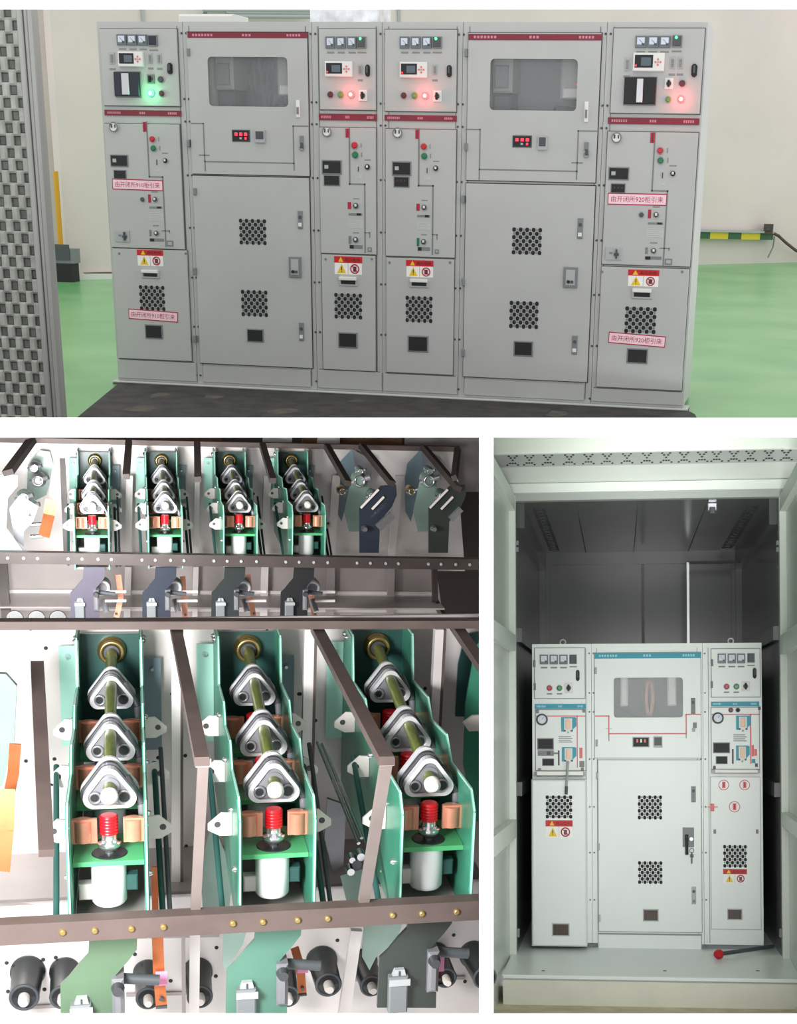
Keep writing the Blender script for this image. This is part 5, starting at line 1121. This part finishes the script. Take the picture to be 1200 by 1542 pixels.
# ---- upper rack
ru = thing('equipment_rack', F2T, UT(360, 850, -1.05), 'upper steel equipment rack further away, with brown beams and tray', 'rack')
yb0 = .06
mb = MB(); P_ = [UT(a, b, yb0) for a, b in ((-40, 662), (686, 676), (700, 860), (-40, 860))]; mb.prism([(v.x, v.z) for v in P_][::-1], yb0, yb0+.02, 'steel2'); mb.build('back_panel', ru)
mb = MB(); P_ = [UT(a, b, -.1) for a, b in ((0, 845), (656, 850), (668, 938), (-20, 938))]; mb.prism([(v.x, v.z) for v in P_][::-1], -.1, -.08, 'steel2d'); mb.build('lower_panel', ru)
for ya_, yb1 in ((890, 893), (916, 920)): MB().bar(UT(8, ya_, -.12), UT(658, yb1, -.12), .02, .02, 'steel2', up=(0, 0, 1)).build('tray_edge', ru)
MB().bar(UT(-20, 905, -.3), UT(662, 908, -.3), .3, .01, 'steel2d', up=(0, 0, 1)).build('tray', ru)
beam(ru, UT, -40, 661, 690, 676, .0, 7)
beam(ru, UT, -40, 838, 731, 849, -1.05, 16, 'beam_d', bolts_=(12, 36, 57, 103, 124, 148, 168, 214, 234, 257, 277, 322, 342, 363, 386, 430, 450, 472, 493, 537, 557, 580, 599, 644, 663, 685, 706), bm='lgrey', t=.05, br=.009)
for k, (L_, R_, lean) in enumerate(((190, 200, -2), (293, 301, -2), (397, 408, -4), (500, 512, -8), (596, 606, -12))):
    a, b = UT((L_+R_)/2, 716, -.1), UT((L_+R_)/2+lean, 836, -.1); MB().bar(a, b, UT(R_, 716, -.1).x-UT(L_, 716, -.1).x, .03, 'steel2', up=(0, 1, 0)).build('divider_post', ru)
    a, b = UT((L_+R_)/2+lean, 853, -.15), UT((L_+R_)/2+lean-2, 936, -.15); MB().bar(a, b, UT(R_, 716, -.1).x-UT(L_, 716, -.1).x, .03, 'steel2' if k < 3 else 'steel2d', up=(0, 1, 0)).build('divider_post', ru)
for (x0, y0, x1, y1, w_) in ((194, 665, 190, 718, .035), (297, 668, 298, 722, .035), (395, 670, 411, 724, .035), (492, 672, 524, 728, .035), (545, 672, 590, 728, .04), (638, 674, 690, 736, .04), (47, 664, 12, 712, .055), (94, 690, 100, 830, .03), (4, 848, 10, 936, .05), (654, 855, 655, 905, .03), (655, 905, 668, 930, .03), (689, 676, 684, 720, .03)):
    MB().bar(UT(x0, y0, -.3), UT(x1, y1, -.9 if y1 < 800 else -.4), w_, .03, 'beam_d', up=(0, 1, .6)).build('sloping_member', ru)
mb = MB(); a = UT(686, 650, .5)
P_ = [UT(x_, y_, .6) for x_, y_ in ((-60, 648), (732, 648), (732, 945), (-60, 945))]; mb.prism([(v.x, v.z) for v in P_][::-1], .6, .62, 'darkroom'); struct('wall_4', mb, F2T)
bx_ = iter(['brown board standing behind the upper rack, left of centre', 'white carton edge behind the upper rack top', 'long brown board behind the right part of the upper rack', 'second white carton edge behind the upper rack top', 'grey panel behind the right corner of the upper rack'])
for (x0, x1, y0, y1, m) in ((232, 334, 648, 664, 'wood'), (396, 440, 648, 662, 'offwhite'), (455, 606, 648, 672, 'wood'), (478, 512, 648, 662, 'offwhite'), (607, 731, 648, 700, 'steel2d')):
    yy = .35 if m != 'offwhite' else .28
    a, b = UT(x0, y1+40, yy), UT(x1, y0, yy); mb = MB(); mb.box(a.x, b.x, yy, yy+.04, a.z, b.z, m); one('board', mb, F2T, (a.x, yy, a.z), next(bx_), 'board')
# mechanisms of the other kind (left edge, two at right)
def lumps(t, fr, conv, lst, y, m='cast'):
    for (x0, y0, r_) in lst:
        c = conv(x0, y0, y); R_ = abs(conv(x0+r_, y0, y).x-c.x); q = MB()
        q.lathe((c.x, y+.05, c.z), (c.x, y-.05, c.z), [(0, R_*.9), (.3, R_), (.7, R_), (1, R_*.7)], m, 12); q.cyl((c.x-R_, y-.02, c.z-R_*.3), (c.x+R_*1.3, y-.05, c.z+R_*.5), R_*.35, 'cast', 8); q.ring((c.x, y-.05, c.z), R_*.6, R_*.15, 'chrome', 14, 6); q.build('contact', t)
t = thing('isolator_unit', F2T, UT(30, 830, -.9), 'grey isolator unit with blue-white plate at the upper left edge', 'isolator')
P_ = [UT(a, b, -.8) for a, b in ((-20, 714), (27, 714), (27, 731), (12, 749), (10, 794), (35, 828), (-20, 832))]; MB().prism([(v.x, v.z) for v in P_][::-1], -.82, -.8, 'bluewhite').build('front_plate', t, label='blue-white angular front plate')
P_ = [UT(a, b, -.05) for a, b in ((42, 700), (60, 678), (75, 680), (80, 700), (70, 745), (40, 760))]; MB().prism([(v.x, v.z) for v in P_][::-1], -.06, -.05, 'mistgreen').build('rear_plate', t)
lumps(t, F2T, UT, [(52, 703, 9), (58, 722, 12)], -.2); lumps(t, F2T, UT, [(36, 748, 12), (45, 762, 12), (32, 778, 13)], -.6, 'mistgreen')
P_ = [UT(a, b, -.65) for a, b in ((14, 765), (30, 745), (58, 762), (50, 785), (36, 800), (36, 822), (22, 812))]; MB().prism([(v.x, v.z) for v in P_][::-1], -.66, -.65, 'cast').build('side_plate', t)
q = MB(); [q.cyl(UT(46, b, -.6), UT(66, b-1, -.6), .012, 'chrome', 8) for b in (790, 808)]; q.build('cross_rod', t)
cbar(F2T, UT, [(77, 752, 0), (74, 775, 0), (66, 808, -.05)], -.6, .06, 'stepped copper bar beside the left edge isolator in the upper rack', None, 'copper_b', False)
for k, (ox, lab_, mm) in enumerate(((0, 'grey isolator unit with slate blue striped plate, upper rack right', 'navyplate'), (104, 'grey isolator unit with dark striped plate at the right end of the upper rack', 'charcoal'))):
    X_ = lambda a: a+ox
    t = thing('isolator_unit', F2T, UT(X_(565), 835, -.9), lab_, 'isolator')
    P_ = [UT(X_(a), b, .0) for a, b in ((505, 720), (509, 698), (530, 676), (538, 690), (545, 735), (535, 752), (518, 770), (514, 785), (506, 770))]; MB().prism([(v.x, v.z) for v in P_][::-1], -.01, .0, 'gpo_blue').build('rear_plate', t, label='grey green rear plate')
    P_ = [UT(X_(a), b, -.02) for a, b in ((530, 676), (556, 690), (560, 712), (546, 740), (538, 720))]; MB().prism([(v.x, v.z) for v in P_][::-1], -.03, -.02, 'cast').build('rear_arm', t)
    P_ = [UT(X_(a), b, -.45) for a, b in ((528, 722), (550, 722), (556, 738), (545, 762), (540, 800), (525, 800), (518, 770))]; MB().prism([(v.x, v.z) for v in P_][::-1], -.46, -.45, 'mistgreen').build('middle_plate', t)
    lumps(t, F2T, UT, [(X_(540), 722, 12), (X_(541), 708, 6), (X_(560), 745, 9)], -.5, 'mistgreen'); lumps(t, F2T, UT, [(X_(514), 738, 7)], -.3, 'brass')
    P_ = [UT(X_(a), b, -.85) for a, b in ((573, 732), (596, 730), (597, 745), (590, 762), (572, 785), (570, 832), (541, 832), (541, 765), (556, 750))]; o = MB().prism([(v.x, v.z) for v in P_][::-1], -.86, -.84, mm).build('striped_plate', t, label='dark angular plate with pale edge stripes')
    q = MB(); q.bar(UT(X_(543), 765, -.87), UT(X_(570), 737, -.87), .012, .006, 'lug', up=(0, 1, 0)); q.bar(UT(X_(560), 767, -.87), UT(X_(578), 748, -.87), .012, .006, 'lug', up=(0, 1, 0)); q.build('edge_stripe', o)
    c = UT(X_(549), 796, -.87); MB().lathe(c, c+Vector((0, -.03, 0)), [(0, .02), (1, .012)], 'chrome', 10).build('bolt', o)
    if k == 0: MB().bar(UT(569, 795, -.95), UT(591, 775, -.95), .04, .03, 'chrome', up=(0, 1, 0)).build('lever', t)
    else: MB().bar(UT(678, 782, -.95), UT(694, 766, -.95), .03, .03, 'cast', up=(0, 1, 0)).build('lever', t)
q = MB(); [q.lathe(UT(a, 932, -.3), UT(a, 932, -.45), [(0, .05), (1, .045)], 'bush', 18) for a in (22,)]; one('cable_bushing', q, F2T, UT(22, 932, -.3), 'small dark bushing at the foot of the upper rack, leftmost', 'bushing', 'small bushings under the upper rack')
for a, l in ((55, 'middle of three'), (87, 'rightmost of three')):
    q = MB(); q.lathe(UT(a, 932, -.3), UT(a, 932, -.45), [(0, .05), (1, .045)], 'bush', 18); one('cable_bushing', q, F2T, UT(a, 932, -.3), 'small dark bushing at the foot of the upper rack, ' + l, 'bushing', 'small bushings under the upper rack')
bpy.data.objects.remove(bpy.data.objects['__none__']) if '__none__' in bpy.data.objects else None

# unseen wall and ceiling slabs added to block world light from the racks
q = MB(); xr = lambda px, D: (px-PX)/F*D
V8 = []
for px_ in (730, 739):
    for D in (3.2, 10.4): V8 += [(xr(px_, D), D, (PY-1640)/F*D), (xr(px_, D), D, (PY-648)/F*D)]
q.add(V8, [(0, 1, 3, 2), (4, 6, 7, 5), (0, 4, 5, 1), (2, 3, 7, 6), (1, 5, 7, 3), (0, 2, 6, 4)], 'bay_blocker'); struct('wall_bay_blocker', q, FC)
q = MB(); q.prismx([(3.2, (PY-650)/F*3.2), (10.4, (PY-650)/F*10.4), (10.4, (PY-646)/F*10.4), (3.2, (PY-646)/F*3.2)], -3.6, xr(733, 3.2), 'bay_blocker'); struct('ceiling_bay_blocker', q, FC)
for o in list(bpy.data.objects):
    if '_o' in o: del o['_o']
